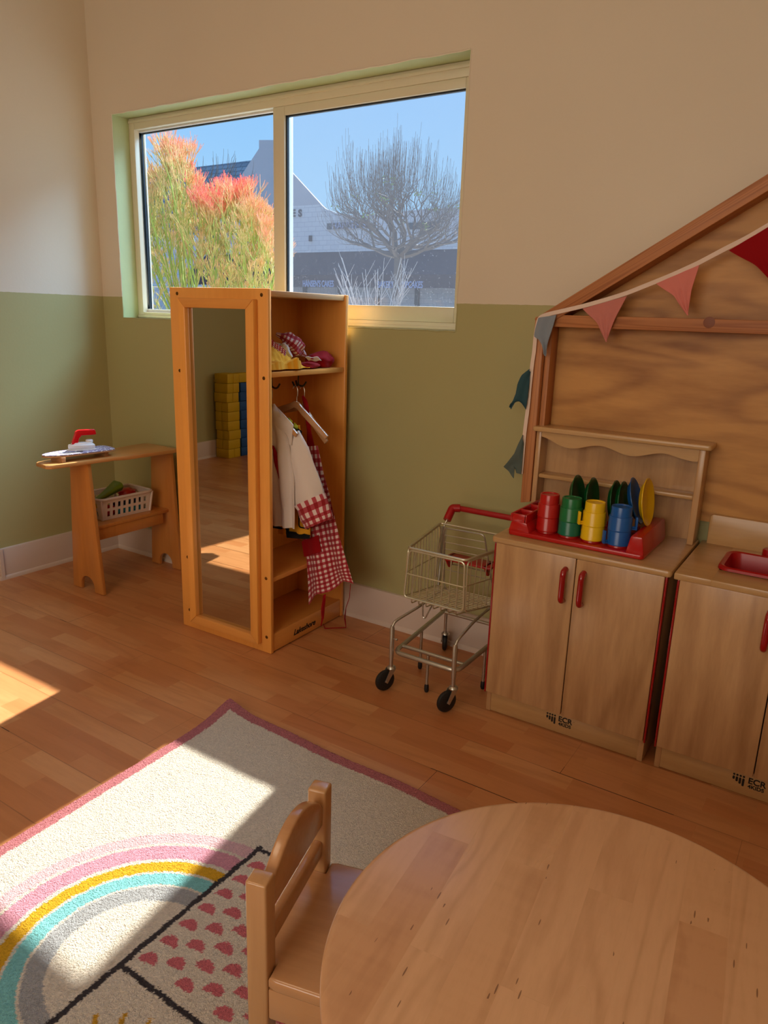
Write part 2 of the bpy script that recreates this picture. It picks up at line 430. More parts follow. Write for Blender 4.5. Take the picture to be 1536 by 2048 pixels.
def letters(body, size, extrude=0.0006, bold=0.0, spacing=1.0, shear=0):
    cu = bpy.data.curves.new('text', 'FONT'); cu.body = body; cu.size = size; cu.extrude = extrude; cu.offset = bold
    cu.align_x = 'CENTER'; cu.align_y = 'CENTER'; cu.space_character = spacing; cu.shear = shear
    o = bpy.data.objects.new('text', cu); C.objects.link(o)
    bpy.context.view_layer.update()
    me = bpy.data.meshes.new_from_object(o.evaluated_get(bpy.context.evaluated_depsgraph_get()))
    bm = bmesh.new(); bm.from_mesh(me); bpy.data.objects.remove(o); bpy.data.meshes.remove(me); bpy.data.curves.remove(cu)
    return bm
def text_on(dst, body, size, centre, xdir, updir, xs=1.0, **kw):
    x = Vector(xdir).normalized(); y = Vector(updir).normalized(); z = x.cross(y); c = Vector(centre); x = x*xs
    m = Matrix(((x.x, y.x, z.x, c.x), (x.y, y.y, z.y, c.y), (x.z, y.z, z.z, c.z), (0, 0, 0, 1)))
    return join(dst, letters(body, size, **kw), False, 0, m)
B = bmesh.new

# ================================================================ room shell
XL, XR_, ZT, ZS = 0.145, 1.9805, 2.103, 1.202
bm = B(); box(bm, -1.7, 5.1, -5.1, 0.16, -0.12, 0); struct('floor', bm, M['floor'])
bm = B(); box(bm, -1.7, 5.1, -5.1, 0.16, 2.9, 3.0); struct('ceiling', bm, M['ceiling'])
bm = B()
box(bm, 0, XL, 0, 0.16, 0, 2.9); box(bm, XR_, 5.1, 0, 0.16, 0, 2.9); box(bm, XL, XR_, 0, 0.16, 0, ZS); box(bm, XL, XR_, 0, 0.16, ZT, 2.9)
# chipped plaster lip around the opening
random.seed(3)
def lip(bm, a, b, n):
    pts = []
    for i in range(n+1):
        t = i/n; p = Vector(a).lerp(Vector(b), t); pts.append(p+Vector((random.uniform(-1, 1)*0.0018, 0.001, random.uniform(-1, 1)*0.0018)))
    tube(bm, pts, 0.0028, 5)
lip(bm, (XL, 0, ZT), (XR_, 0, ZT), 46); lip(bm, (XL, 0, ZS), (XL, 0, ZT), 24); lip(bm, (XL, 0, ZS), (XR_, 0, ZS), 46); lip(bm, (XR_, 0, ZS), (XR_, 0, ZT), 24)
struct('wall_back', bm, M['wall'])
bm = B(); box(bm, -0.1, 0, -0.65, 0.16, 0, 2.9); struct('wall_left', bm, M['wall'])
bm = B(); box(bm, -1.40, -0.1, -0.65, -0.55, 0, 2.9); struct('wall_left_return', bm, M['wall'])
bm = B(); box(bm, -1.50, -1.40, -5.0, -0.55, 0, 2.9); struct('wall_far_left', bm, M['wall'])
bm = B(); box(bm, 5.0, 5.1, -5.0, 0, 0, 2.9); struct('wall_right', bm, M['wall'])
bm = B(); box(bm, -1.65, 1.3, -5.1, -5.0, 0, 2.9); box(bm, 3.9, 5.1, -5.1, -5.0, 0, 2.9); box(bm, 1.3, 3.9, -5.1, -5.0, 0, 0.95); box(bm, 1.3, 3.9, -5.1, -5.0, 2.45, 2.9)
struct('wall_front', bm, M['wall'])
bm = B()  # unseen window, added behind the camera to go with the warm fill
for a in ((1.3, 1.36), (2.57, 2.63), (3.84, 3.9)): box(bm, a[0], a[1], -5.08, -5.02, 0.95, 2.45)
box(bm, 1.3, 3.9, -5.08, -5.02, 0.95, 1.01); box(bm, 1.3, 3.9, -5.08, -5.02, 2.39, 2.45)
w2 = struct('fill_window', bm, M['vinyl']); bm = B(); box(bm, 1.33, 3.87, -5.055, -5.05, 0.98, 2.42); obj('pane', bm, M['glass'], w2)
def skirting(name, a, b, nx, ny):
    """baseboard with shoe moulding from a to b, nx,ny = direction into the room"""
    bm = B(); a = Vector((a[0], a[1], 0)); b = Vector((b[0], b[1], 0)); n = Vector((nx, ny, 0))
    prof = [(0, 0), (0.0225, 0), (0.0215, 0.009), (0.018, 0.016), (0.0145, 0.019), (0.0145, 0.142), (0.0125, 0.148), (0.009, 0.1493), (0, 0.1493)]
    A_ = [bm.verts.new(a+n*p+Vector((0, 0, z))) for p, z in prof]; B_ = [bm.verts.new(b+n*p+Vector((0, 0, z))) for p, z in prof]
    k = len(prof)
    for i in range(k): bm.faces.new([A_[i], A_[(i+1) % k], B_[(i+1) % k], B_[i]])
    bm.faces.new(A_); bm.faces.new(B_)
    return struct(name, bm, M['trim'], 25)
skirting('baseboard_back', (0.0, 0), (5, 0), 0, -1); skirting('baseboard_left', (0, 0), (0, -0.672), 1, 0)
skirting('baseboard_left_return', (0.0225, -0.65), (-1.40, -0.65), 0, -1); skirting('baseboard_far_left', (-1.40, -0.65), (-1.40, -5), 1, 0)
skirting('baseboard_front', (-1.40, -5), (5, -5), 0, 1); skirting('baseboard_right', (5, 0), (5, -5), -1, 0)

# ---- window_1
win = bpy.data.objects.new('window_1', None); C.objects.link(win); win['kind'] = 'structure'
YF = 0.092
gl = at(291, 265, 1, 0.135); gr = at(549, 222, 1, 0.135)
LX0 = at(291, 440, 1, 0.135).x
SX0, SX1 = at(549, 400, 1, 0.10).x, at(571, 400, 1, 0.10).x
RX1 = at(921, 400, 1, 0.10).x
LZ1 = at(400, 249, 1, 0.135).z; LZ0 = at(300, 618, 1, 0.135).z
RZ1 = at(740, 205, 1, 0.10).z; RZ0 = at(800, 612, 1, 0.10).z
FZ0, FZ1 = ZS+0.030, ZT-0.050
bm = B()   # outer frame
for b in ((XL, XL+0.038, YF, 0.158, ZS, ZT), (RX1+0.045, XR_, YF, 0.158, ZS, ZT), (XL+0.038, RX1+0.045, YF, 0.158, ZS, FZ0), (XL+0.038, RX1+0.045, YF, 0.158, FZ1, ZT)):
    box(bm, *b, bev=0.003)
box(bm, XL+0.004, XR_-0.004, YF-0.006, YF+0.002, ZS+0.004, ZS+0.016, 0.002); box(bm, XL+0.004, XR_-0.004, YF-0.006, YF+0.002, ZT-0.022, ZT-0.010, 0.002)
obj('window_frame', bm, M['vinyl'], win)
bm = B()   # left (fixed) light: thin sash set back
x0 = XL+0.038
for b in ((x0, LX0, 0.118, 0.150, FZ0, FZ1), (x0, SX1, 0.118, 0.150, LZ1, FZ1), (x0, SX1, 0.118, 0.150, FZ0, LZ0), (SX0+0.002, SX1, 0.124, 0.150, FZ0, FZ1)):
    box(bm, *b, bev=0.002)
s1 = obj('fixed_sash', bm, plain('white_vinyl', (238, 238, 236), 0.3), win)
bm = B(); box(bm, LX0-0.002, LX0+0.006, 0.130, 0.140, LZ0, LZ1); box(bm, LX0, SX0, 0.130, 0.140, LZ1-0.005, LZ1+0.001); obj('gasket', bm, M['gasket'], s1)
bm = B(); box(bm, LX0, SX0+0.003, 0.136, 0.139, LZ0, LZ1); obj('pane', bm, M['glass'], s1)
bm = B()   # right sliding sash, nearer the room
for b in ((SX0, SX1, 0.094, 0.122, FZ0, FZ1), (RX1, RX1+0.045, 0.094, 0.122, FZ0, FZ1), (SX1, RX1, 0.094, 0.122, RZ1, FZ1), (SX1, RX1, 0.094, 0.122, FZ0, RZ0)):
    box(bm, *b, bev=0.0025)
s2 = obj('sliding_sash', bm, M['vinyl'], win)
bm = B()
for b in ((SX1-0.001, SX1+0.007, 0.104, 0.116, RZ0, RZ1), (SX1, RX1, 0.104, 0.116, RZ1-0.006, RZ1+0.001)): box(bm, *b)
obj('gasket', bm, M['gasket'], s2)
bm = B(); box(bm, SX1, RX1, 0.108, 0.111, RZ0, RZ1); obj('pane', bm, M['glass'], s2)
bm = B(); box(bm, SX1-0.01, RX1+0.02, 0.1535, 0.1545, RZ0-0.02, RZ1+0.02); obj('insect_screen', bm, M['screen'], win)

# ---- unseen ceiling fixture, added to go with the overhead fill
def lamp(x, y, label):
    t = thing('ceiling_fill_fixture', label, 'lamp', (x, y, 2.9)); bm = B()
    for b in ((-0.64, 0.64, -0.34, -0.31, -0.06, 0), (-0.64, 0.64, 0.31, 0.34, -0.06, 0), (-0.64, -0.61, -0.31, 0.31, -0.06, 0), (0.61, 0.64, -0.31, 0.31, -0.06, 0)): box(bm, *b, bev=0.004)
    obj('frame', bm, M['white'], t)
    e = NT('fill_diffuser'); e.b.inputs['Emission Color'].default_value = (1, 0.72, 0.45, 1); e.b.inputs['Emission Strength'].default_value = 1.2
    bm = B(); box(bm, -0.61, 0.61, -0.31, 0.31, -0.035, -0.03); obj('diffuser', bm, e.m, t)
lamp(1.6, -2.5, 'white framed rectangular fill fixture, added on the ceiling out of view')
# ================================================================ mirrored dress-up wardrobe
WX, WY, WTH = 1.5321, -0.4966, 0.0171
wd = thing('dress_up_wardrobe', 'tall orange birch wardrobe with a mirror on its side, standing under the window', 'wardrobe', (WX, WY, 0), WTH)
W_, D_, H_ = 0.4704, 0.4704, 1.3267
bm = B(); box(bm, -W_, 0, 0, 0.018, 0, H_, 0.004); obj('side_panel', bm, M['ward'], wd)
bm = B(); box(bm, -W_, 0, D_-0.018, D_, 0, H_-0.004, 0.004); obj('side_panel', bm, M['ward'], wd)
XB = -0.236
bm = B(); box(bm, XB-0.012, XB, 0.018, D_-0.018, 0.02, H_-0.02); obj('back_panel', bm, M['ward'], wd)
bm = B(); box(bm, -W_+0.004, -0.008, 0.018, D_-0.018, H_-0.026, H_-0.006, 0.002); obj('top_panel', bm, M['ward_edge'], wd)
for z, xe, nm in ((1.050, -0.004, 'upper'), (0.300, -0.006, 'lower'), (0.074, -0.014, 'bottom')):
    bm = B(); box(bm, XB, xe, 0.018, D_-0.018, z-0.018, z, 0.002); obj('shelf', bm, M['ward_h'], wd)
bm = B(); box(bm, -W_+0.01, XB-0.012, 0.018, D_-0.018, 0.06, 0.078); obj('shelf', bm, M['ward_h'], wd)
bm = B(); box(bm, -0.014, -0.003, 0.018, D_-0.018, 0.004, 0.076, 0.002); kb = obj('kick_board', bm, M['ward_h'], wd)
bm = B(); text_on(bm, 'Lakeshore', 0.033, (-0.0024, 0.205, 0.036), (0, 1, 0), (0, 0, 1), bold=0.0006, shear=0.35); obj('lettering', bm, M['black'], kb, 'black slanted lettering')
# mirror with its frame, on the side that faces the rug
mx0, mx1, mz0, mz1 = -0.405, -0.045, 0.036, 1.290; ix0, ix1, iz0, iz1 = -0.371, -0.082, 0.070, 1.257
bm = B()
t_ = 0.024
prism(bm, [(mx0, mz0), (ix0, iz0), (ix0, iz1), (mx0, mz1)], 1, -t_, 0, 0.003); prism(bm, [(mx1, mz0), (ix1, iz0), (ix1, iz1), (mx1, mz1)], 1, -t_, 0, 0.003)
mf = obj('mirror_frame', bm, M['ward'], wd)
for za_, zb2 in ((mz0, iz0), (mz1, iz1)):
    bm = B(); prism(bm, [(mx0, za_), (mx1, za_), (ix1, zb2), (ix0, zb2)], 1, -t_, 0, 0.003); obj('frame_rail', bm, M['ward_h'], mf)
bm = B(); box(bm, ix0-0.002, ix1+0.002, -0.003, -0.0005, iz0-0.002, iz1+0.002); obj('mirror', bm, M['mirror'], mf, 'mirror glass')
for x, z in ((-0.43, 1.305), (-0.028, 1.305), (-0.432, 1.03), (-0.022, 1.03), (-0.43, 0.30), (-0.022, 0.30), (-0.43, 0.075), (-0.022, 0.065)):
    bm = B(); lathe(bm, [(0, 0.0015), (0.003, 0.0016), (0.0055, 0.0012), (0.0065, 0)], (x, 0, z), 14, 0, Matrix.Rotation(PI/2, 4, 'X')); obj('screw', bm, M['screw'], wd)
# three-pronged ceiling hooks under the upper shelf
def coat_hook(cx, cy):
    bm = B(); zt = 1.032
    box(bm, cx-0.011, cx+0.011, cy-0.007, cy+0.007, zt-0.003, zt, 0.001)
    tube(bm, [(cx, cy, zt), (cx, cy, zt-0.020), (cx, cy, zt-0.046)], [0.0026, 0.0024, 0.004], 8)
    for a in (20, 145, 265):
        dx, dy = math.cos(math.radians(a)), math.sin(math.radians(a))
        tube(bm, fillet([(cx, cy, zt-0.040), (cx+dx*0.010, cy+dy*0.010, zt-0.048), (cx+dx*0.022, cy+dy*0.022, zt-0.046), (cx+dx*0.031, cy+dy*0.031, zt-0.030)], 0.01, 4), 0.0034, 8)
    return obj('coat_hook', bm, M['hook'], wd)
R0 = rmat(wd)
hk = coat_hook(-0.075, 0.255); coat_hook(-0.085, 0.115)

# ---- hangers (their hooks rest in the coat hooks); plane y = const, drawn in world coordinates
def hanger(label, y, cx, zc, tilt, half, hx, hz, clip=None, thick=0.011, group=None):
    """cx,zc: crown of the wooden bar; hx,hz: where its wire hook catches"""
    t = thing('clothes_hanger', label, 'hanger', (cx, y, zc), 0, group)
    up_ = []; lo = []
    L0 = -half if clip is None else clip
    for i in range(29):
        s = L0+(half-L0)*i/28; a = abs(s)/half
        drop = 0.012*min(1, a*6)**2*0.4+0.088*max(0, a-0.05)**1.08
        wv = 0.026-0.006*a+0.004*math.sin(a*PI)
        if a > 0.93: wv *= math.sqrt(max(0.02, 1-((a-0.93)/0.07)**2))
        up_.append((s, -drop)); lo.append((s, -drop-wv))
    pts = up_+lo[::-1]; ca, sa = math.cos(tilt), math.sin(tilt)
    pts = [(x*ca-z*sa, x*sa+z*ca) for x, z in pts]
    bm = B(); prism(bm, pts, 1, -thick/2, thick/2, 0.003); obj('bar', bm, M['chair_h'], t)
    dx, dz = hx-cx, hz-zc
    pth = [(0, 0, -0.002), (0, 0, dz*0.30), (0.004, 0, dz*0.36), (dx+0.012, 0, dz-0.034), (dx+0.013, 0, dz-0.014), (dx+0.004, 0, dz+0.001), (dx-0.006, 0, dz-0.004), (dx-0.010, 0, dz-0.012)]
    bm = B(); tube(bm, fillet(pth, 0.012, 4), 0.0013, 6); obj('wire_hook', bm, M['steel'], t)
    return t
hanger('bare wooden clothes hanger hanging from the hook, with no clothes on it', -0.282, 1.478, 0.932, -0.16, 0.165, 1.470, 0.990, clip=-0.088)
hanger('wooden clothes hanger behind the bare one, carrying the red strap of the gingham apron', -0.232, 1.470, 0.918, -0.30, 0.15, 1.462, 0.985, clip=-0.08)
hanger('wooden clothes hanger inside the collar of the white jacket', -0.372, 1.432, 0.925, -0.05, 0.13, 1.425, 0.985, clip=-0.10)

# ---- white chef jacket with gingham cuffs
def W(px, py, y): return at(px, py, 1, y)
def strip(bm, left, right, y, amp=0.006, fold=3, nu=14, nv=30, thick=0.003, uvs=None, yslope=0.0, ph=0.0, mi=0):
    """cloth sheet between two outline polylines given in photo px on plane y, with vertical folds"""
    def poly(pl):
        q = [W(p[0], p[1], y) for p in pl]
        acc = [0]
        for a, b in zip(q, q[1:]): acc.append(acc[-1]+(b-a).length)
        def f(t):
            d = t*acc[-1]
            for i in range(len(q)-1):
                if d <= acc[i+1]+1e-9: return q[i].lerp(q[i+1], (d-acc[i])/max(1e-9, acc[i+1]-acc[i]))
            return q[-1]
        return f
    fl, fr = poly(left), poly(right)
    def fn(u, v):
        p = fl(v).lerp(fr(v), u)
        k = math.sin(u*PI*fold+ph+v*1.3)*amp*(0.3+0.9*v)+noise.noise(Vector((u*3+ph, v*2.5, 1.7)))*amp*1.2
        belly = -0.012*math.sin(u*PI)*math.sin(min(1, v*1.2)*PI)
        return Vector((p.x, p.y+k+belly+yslope*v, p.z))
    return grid(bm, fn, nu, nv, thick, uvs, mi)
jk = thing('chef_jacket', 'white childrens chef jacket with red piping and a gingham cuff, hanging in the wardrobe', 'jacket', (1.45, -0.36, 0.43))
bm = B()
strip(bm, [(536, 835), (534, 900), (534, 980), (543, 1050)], [(556, 838), (577, 880), (590, 960), (592, 1057)], -0.378, 0.007, 5, 20, 30, 0.004)
strip(bm, [(541, 812), (538, 845), (536, 880)], [(552, 812), (588, 850), (585, 890)], -0.372, 0.003, 3, 12, 12, 0.004)
body = obj('body', bm, M['c_white'], jk, world=True)
bm = B(); strip(bm, [(547, 808), (541, 826), (537, 842)], [(549, 808), (560, 828), (563, 846)], -0.382, 0.002, 2, 6, 6, 0.003); obj('collar', bm, M['c_white'], jk, world=True)
# sleeve as a closed tapering tube
def sleeve(bm, pts, rad, y, sq=0.6, mi=0, nfold=4, uvs=False):
    c = [W(p[0], p[1], y) for p in pts]
    n = 26; m = 22
    def cen(v):
        s = v*(len(c)-1); i = min(int(s), len(c)-2); return c[i].lerp(c[i+1], s-i), rad[i]+(rad[i+1]-rad[i])*(s-i), (c[i+1]-c[i]).normalized()
    def fn(u, v):
        p, r, d = cen(v); a = 2*PI*u; sd = Vector((d.z, 0, -d.x)).normalized()
        k = 1+0.07*math.sin(a*nfold+v*3)+0.10*noise.noise(Vector((math.cos(a)*1.5, math.sin(a)*1.5, v*3)))
        return p+sd*(r*k*math.cos(a))+Vector((0, 1, 0))*(r*k*sq*math.sin(a))
    return grid(bm, fn, n, m, 0, (lambda u, v: (u*0.36, v*0.075)) if uvs else None, mi)
bm = B(); sleeve(bm, [(585, 866), (597, 905), (607, 950), (620, 1006)], [0.033, 0.050, 0.060, 0.071], -0.352, 0.5)
obj('sleeve', bm, M['c_white'], jk, world=True)
bm = B(); sleeve(bm, [(619, 1000), (631, 1030), (638, 1048)], [0.079, 0.072, 0.062], -0.352, 0.52, uvs=True); obj('cuff', bm, M['gingham'], jk, 'red and white gingham cuff', world=True)
bm = B(); strip(bm, [(543, 890), (547, 900), (551, 925), (558, 960)], [(548, 892), (553, 903), (556, 925), (559, 955)], -0.395, 0.001, 1, 3, 14, 0.002); obj('piping', bm, M['c_red'], jk, 'red piping', world=True)
# ---- yellow vest behind it
vs = thing('fire_fighter_vest', 'yellow vest with black edging hanging between the white jacket and the apron', 'vest', (1.48, -0.31, 0.40))
bm = B(); strip(bm, [(545, 850), (548, 930), (552, 1000), (556, 1068)], [(600, 850), (612, 930), (618, 1000), (619, 1072)], -0.312, 0.006, 4, 16, 24, 0.004); obj('body', bm, M['c_yellow'], vs, world=True)
bm = B(); strip(bm, [(573, 1062), (574, 1075)], [(620, 1070), (620, 1077)], -0.318, 0.001, 1, 10, 3, 0.003); strip(bm, [(573, 1040), (574, 1070)], [(577, 1042), (578, 1070)], -0.319, 0.0, 1, 2, 6, 0.003)
tube(bm, fillet([W(598, 1030, -0.326), W(598, 1054, -0.326), W(617, 1058, -0.326)], 0.01), 0.0024, 6)
obj('edging', bm, M['c_black'], vs, 'black edging', world=True)
bm = B(); strip(bm, [(560, 832), (556, 850)], [(604, 862), (602, 880)], -0.318, 0.001, 1, 8, 3, 0.003); obj('shoulder_edging', bm, M['c_black'], vs, 'black edging', world=True)
bm = B(); strip(bm, [(536, 1050), (536, 1053)], [(565, 1055), (566, 1058)], -0.318, 0.0, 1, 6, 2, 0.003); obj('front_edging', bm, M['c_black'], vs, 'black edging', world=True)
bm = B()
for a, b in (((577, 835), (585, 842)), ((589, 845), (596, 852))):
    strip(bm, [(a[0], a[1]), (a[0]-1, a[1]+8)], [(b[0], b[1]), (b[0]-1, b[1]+8)], -0.322, 0, 1, 2, 2, 0.002)
obj('reflective_stripe', bm, M['c_lime'], vs, 'lime reflective stripes', world=True)
# ---- gingham apron
ap = thing('gingham_apron', 'red and white gingham apron with a red pocket, hanging down to the wardrobe kick board', 'apron', (1.60, -0.25, 0.15))
YA = -0.262
L_ = [(616, 893), (612, 950), (606, 1010), (606, 1045), (611, 1085), (617, 1120), (621, 1165), (624, 1207)]
R_ = [(636, 891), (650, 950), (662, 985), (673, 1025), (686, 1070), (698, 1105), (709, 1135), (718, 1162)]
bm = B()
def apron_y(u, v): return -0.03*v + math.sin(u*PI*3.4+0.6+v*0.8)*0.010*(0.15+v) + noise.noise(Vector((u*2, v*2, 0)))*0.006
def apoly(pl, dy=0.0):
    q = [W(p[0], p[1], YA+dy) for p in pl]
    def f(t):
        s = t*(len(q)-1); i = min(int(s), len(q)-2); return q[i].lerp(q[i+1], s-i)
    return f
fl, fr = apoly(L_), apoly(R_)
def afn(u, v):
    p = fl(v).lerp(fr(v), u); lift = (math.sin(u*PI)*0.028+0.012*math.sin(u*PI*3))*max(0, v-0.8)*5
    return Vector((p.x, p.y+apron_y(u, v), p.z+lift))
def auv(u, v):
    wdt = 0.05+0.17*min(1, v*1.15); return ((u-0.5)*wdt*1.35+0.2, v*0.66)
grid(bm, afn, 30, 60, 0.002, auv); obj('skirt', bm, M['gingham'], ap, world=True)
bm = B()
def pfn(u, v):
    uu = -0.02+u*0.50; vv = 0.555+v*0.125-0.02*u
    return afn(uu, vv)+Vector((0.0, -0.005, 0))
grid(bm, pfn, 10, 8, 0.003); obj('pocket', bm, M['c_red'], ap, 'plain red pocket', world=True)
bm = B()
strip(bm, [(604, 793), (606, 800), (609, 812), (613, 835), (615, 865), (614, 893)], [(607, 791), (614, 800), (617, 812), (619, 835), (623, 865), (630, 893)], YA+0.018, 0.001, 1, 4, 16, 0.003); obj('neck_strap', bm, M['c_red'], ap, 'red strap', world=True)
bm = B()
strip(bm, [(647, 1190), (645, 1215), (643, 1240), (641, 1250)], [(652, 1188), (649, 1215), (648, 1235), (643, 1252)], YA-0.035, 0.001, 1, 3, 14, 0.002); obj('tie', bm, M['c_red'], ap, 'red tie', world=True)
p0 = W(642, 1250, YA-0.035); f1 = at(650, 1257, 2, 0.004); f2 = at(692, 1255, 2, 0.004); f3 = at(668, 1256, 2, 0.004)
bm = B(); q = W(701, 1168, YA-0.02)
tube(bm, [q, W(699, 1195, YA-0.02), W(692, 1215, YA-0.03), Vector((f2.x, f2.y-0.01, 0.05)), f2, f3, f1, at(646, 1247, 2, 0.004)], [0.0012, 0.0012, 0.0014, 0.0035, 0.0025, 0.0022, 0.0022, 0.0015], 6); obj('tie', bm, M['c_red'], ap, 'thin red tie looping onto the floor', world=True)

# ---- clothes on the upper shelf
SZ = 1.051
def sheet_heap(name, label, cat, mat, c, sx, sy, h, seed, curl=0.3, uvk=0.14, parts=None):
    c = Vector(c); bm = B()
    def fn(u, v):
        a = (u-0.5)*2; b = (v-0.5)*2
        n = noise.noise(Vector((a*1.6+seed, b*1.6, seed)))+0.6*abs(noise.noise(Vector((a*3.2, b*3.2+seed, 2))))
        env = max(0, 1-0.75*(a*a+b*b)*0.75)
        z = SZ+0.003+max(0, h*env*(0.75+0.75*n))
        return Vector((c.x+sx*a*(1-0.12*b*b)+0.02*n*curl, c.y+sy*b*(1-0.1*a*a)+0.015*n, z))
    grid(bm, fn, 30, 30, 0.003, lambda u, v: (u*uvk*1.5, v*uvk*1.5))
    o = obj(name, bm, mat, None, origin=(c.x, c.y, SZ)); tag(o, label, cat); return o
# white cloth with gingham band rolled up, at the back
t = thing('rolled_chef_cap', 'white chef cap with a gingham band, crumpled at the back of the upper shelf', 'hat', (1.42, -0.20, SZ))
def roll(bm, pts, rad, seed, uvk, mi=0, n=28):
    pts = fillet(pts, 0.06, 5); m = len(pts)-1
    rr = np.interp(np.linspace(0, 1, m+1), np.linspace(0, 1, len(rad)), rad)
    def fn(u, v):
        s = v*m; i = min(int(s), m-1); p = pts[i].lerp(pts[i+1], s-i); r = rr[i]+(rr[i+1]-rr[i])*(s-i)
        d = (pts[min(i+1, m)]-pts[max(i-1, 0)]).normalized(); a = 2*PI*u
        e1 = d.cross(Vector((0, 0, 1))).normalized(); e2 = e1.cross(d)
        k = 1+0.10*math.sin(a*5+v*6)+0.28*noise.noise(Vector((math.cos(a)*1.3+seed, math.sin(a)*1.3, v*5)))
        q = p+e1*(r*k*math.cos(a))+e2*(r*k*math.sin(a)); q.z = max(q.z, SZ+0.001+0.003*abs(math.sin(a*3))); return q
    return grid(bm, fn, n, 30, 0, lambda u, v: (u*uvk, v*uvk*1.6), mi)
A0 = at(552, 668, 1, -0.30); A1 = at(575, 678, 1, -0.27); A2 = at(596, 700, 1, -0.23); A3 = at(612, 712, 1, -0.20)
bm = B(); roll(bm, [A0, A1, A2, A3], [0.006, 0.026, 0.032, 0.034, 0.005], 1.0, 0.16); obj('gingham_band', bm, M['gingham'], t, 'gingham band', world=True)
B0 = at(549, 686, 1, -0.31); B1 = at(566, 700, 1, -0.30); B2 = at(584, 715, 1, -0.28)
bm = B(); roll(bm, [B0, B1, B2], [0.004, 0.026, 0.026, 0.005], 4.0, 0.1); obj('crown', bm, M['c_white'], t, 'white crown', world=True)
# yellow shirt with small gingham hem hanging over the shelf edge
t = thing('yellow_shirt', 'crumpled yellow shirt on the front of the upper shelf', 'shirt', (1.47, -0.39, SZ))
def yfn(u, v):
    # u across the shelf front (towards the back wall), v from inside to edge
    a = W(536+u*46, 0, -0.40).x; p = at(534+u*64, 725, 2, SZ)
    base = Vector((1.40+0.115*v, -0.47+0.22*u, SZ+0.004)); n = noise.noise(Vector((u*4, v*2, 5)))+0.5*abs(noise.noise(Vector((u*9, v*5, 1))))
    h = 0.072*(1-u)**0.7*math.sin(min(1, v*1.15+0.15)*PI*0.92)+0.018*math.sin(u*PI)
    base.z += max(0, h*(0.9+0.6*n)+0.003*math.sin(u*13+v*5)); base.x += 0.014*n
    if v > 0.97: base.z = SZ+0.005
    return base
bm = B(); grid(bm, yfn, 46, 26, 0.003); obj('fabric', bm, M['c_yellow'], t, world=True)
bm = B(); q = [at(536, 676, 1, -0.46), at(548, 690, 1, -0.44), at(560, 698, 1, -0.42), at(571, 707, 1, -0.40)]
def hem(u, v):
    s = v*3; i = min(int(s), 2); p = q[i].lerp(q[i+1], s-i); return p+Vector((0.002*math.sin(v*30), (u-0.5)*0.004, (u-0.5)*0.018+0.002*math.sin(v*40)))
grid(bm, hem, 5, 20, 0.004, lambda u, v: (u*0.03, v*0.12)); obj('gingham_trim', bm, M['gingham_s'], t, 'small gingham trim', world=True)
t = thing('red_cap', 'soft red cap with a white badge, at the right end of the upper shelf', 'hat', (1.49, -0.13, SZ))
bm = B(); blob(bm, (1.465, -0.125, SZ+0.026), (0.045, 0.062, 0.032), 5, 0.22, 1.6, 4, 0, -0.026); obj('crown', bm, M['c_red'], t, world=True)
bm = B(); blob(bm, (1.475, -0.215, SZ+0.010), (0.040, 0.055, 0.012), 8, 0.22, 1.6, 3, 0, -0.008); obj('brim', bm, M['c_red'], t, world=True)
bm = B(); c_ = at(630, 718, 1, -0.215); e1 = Vector((0.7, 0.7, 0)); 
grid(bm, lambda u, v: c_+Vector((0.7*(u-0.5)*0.046, 0.75*(u-0.5)*0.046-0.02*v, (v-0.5)*0.014+0.002*math.sin(u*9))), 8, 4, 0.002); bd = obj('badge', bm, M['c_white'], t, 'white badge with a red mark', world=True)
bm = B(); box(bm, c_.x-0.004, c_.x+0.004, c_.y-0.0215, c_.y-0.0135, c_.z, c_.z+0.004, 0.001); obj('badge_mark', bm, M['c_red'], bd, world=True)

# ================================================================ ironing table
it = thing('ironing_table', 'childrens wooden ironing table with a tapered top in the corner beside the wardrobe', 'table', (0.45, -0.30, 0))
top = [(0.375, -0.655), (0.392, -0.672), (0.470, -0.680), (0.490, -0.665), (0.505, -0.56), (0.522, -0.385), (0.545, -0.340), (0.572, -0.10), (0.566, -0.060), (0.545, -0.052), (0.36, -0.052), (0.335, -0.065), (0.33, -0.12), (0.352, -0.36), (0.36, -0.40)]
bm = B(); prism(bm, top, 2, 0.594, 0.612, 0.005); obj('tabletop', bm, M['birch_h'] and wood('honey_birch', (206, 148, 86), (164, 104, 52), (1, 0.08, 1), 8, 12, 0.3, 0.6, 0.3), it, world=True)
HB = wood('honey_birch_panel', (206, 136, 66), (164, 96, 40), (1, 1, 0.08), 8, 12, 0.32, 0.7, 0.25)
def leg_panel(y0, y1, tx0, tx1, bx0, bx1):
    ax0, ax1 = bx0+(bx1-bx0)*0.28, bx0+(bx1-bx0)*0.72; mid = (ax0+ax1)/2; r = (ax1-ax0)/2
    pts = [(tx0, 0.594), (bx0, 0.002), (ax0, 0.002), (ax0, 0.022)]+[(mid-r*math.cos(a), 0.022+r*math.sin(a)) for a in [PI*k/8 for k in range(1, 8)]]+[(ax1, 0.022), (ax1, 0.002), (bx1, 0.002), (tx1, 0.594)]
    bm = B(); prism(bm, pts, 1, y0, y1, 0.003); obj('leg_panel', bm, HB, it, world=True)
leg_panel(-0.505, -0.487, 0.375, 0.500, 0.328, 0.546); leg_panel(-0.068, -0.050, 0.380, 0.520, 0.345, 0.556)
bm = B(); box(bm, 0.345, 0.490, -0.487, -0.068, 0.290, 0.306, 0.003); obj('shelf', bm, HB, it, world=True)
bm = B(); box(bm, 0.472, 0.486, -0.487, -0.100, 0.238, 0.290, 0.003); obj('rail', bm, HB, it, world=True)
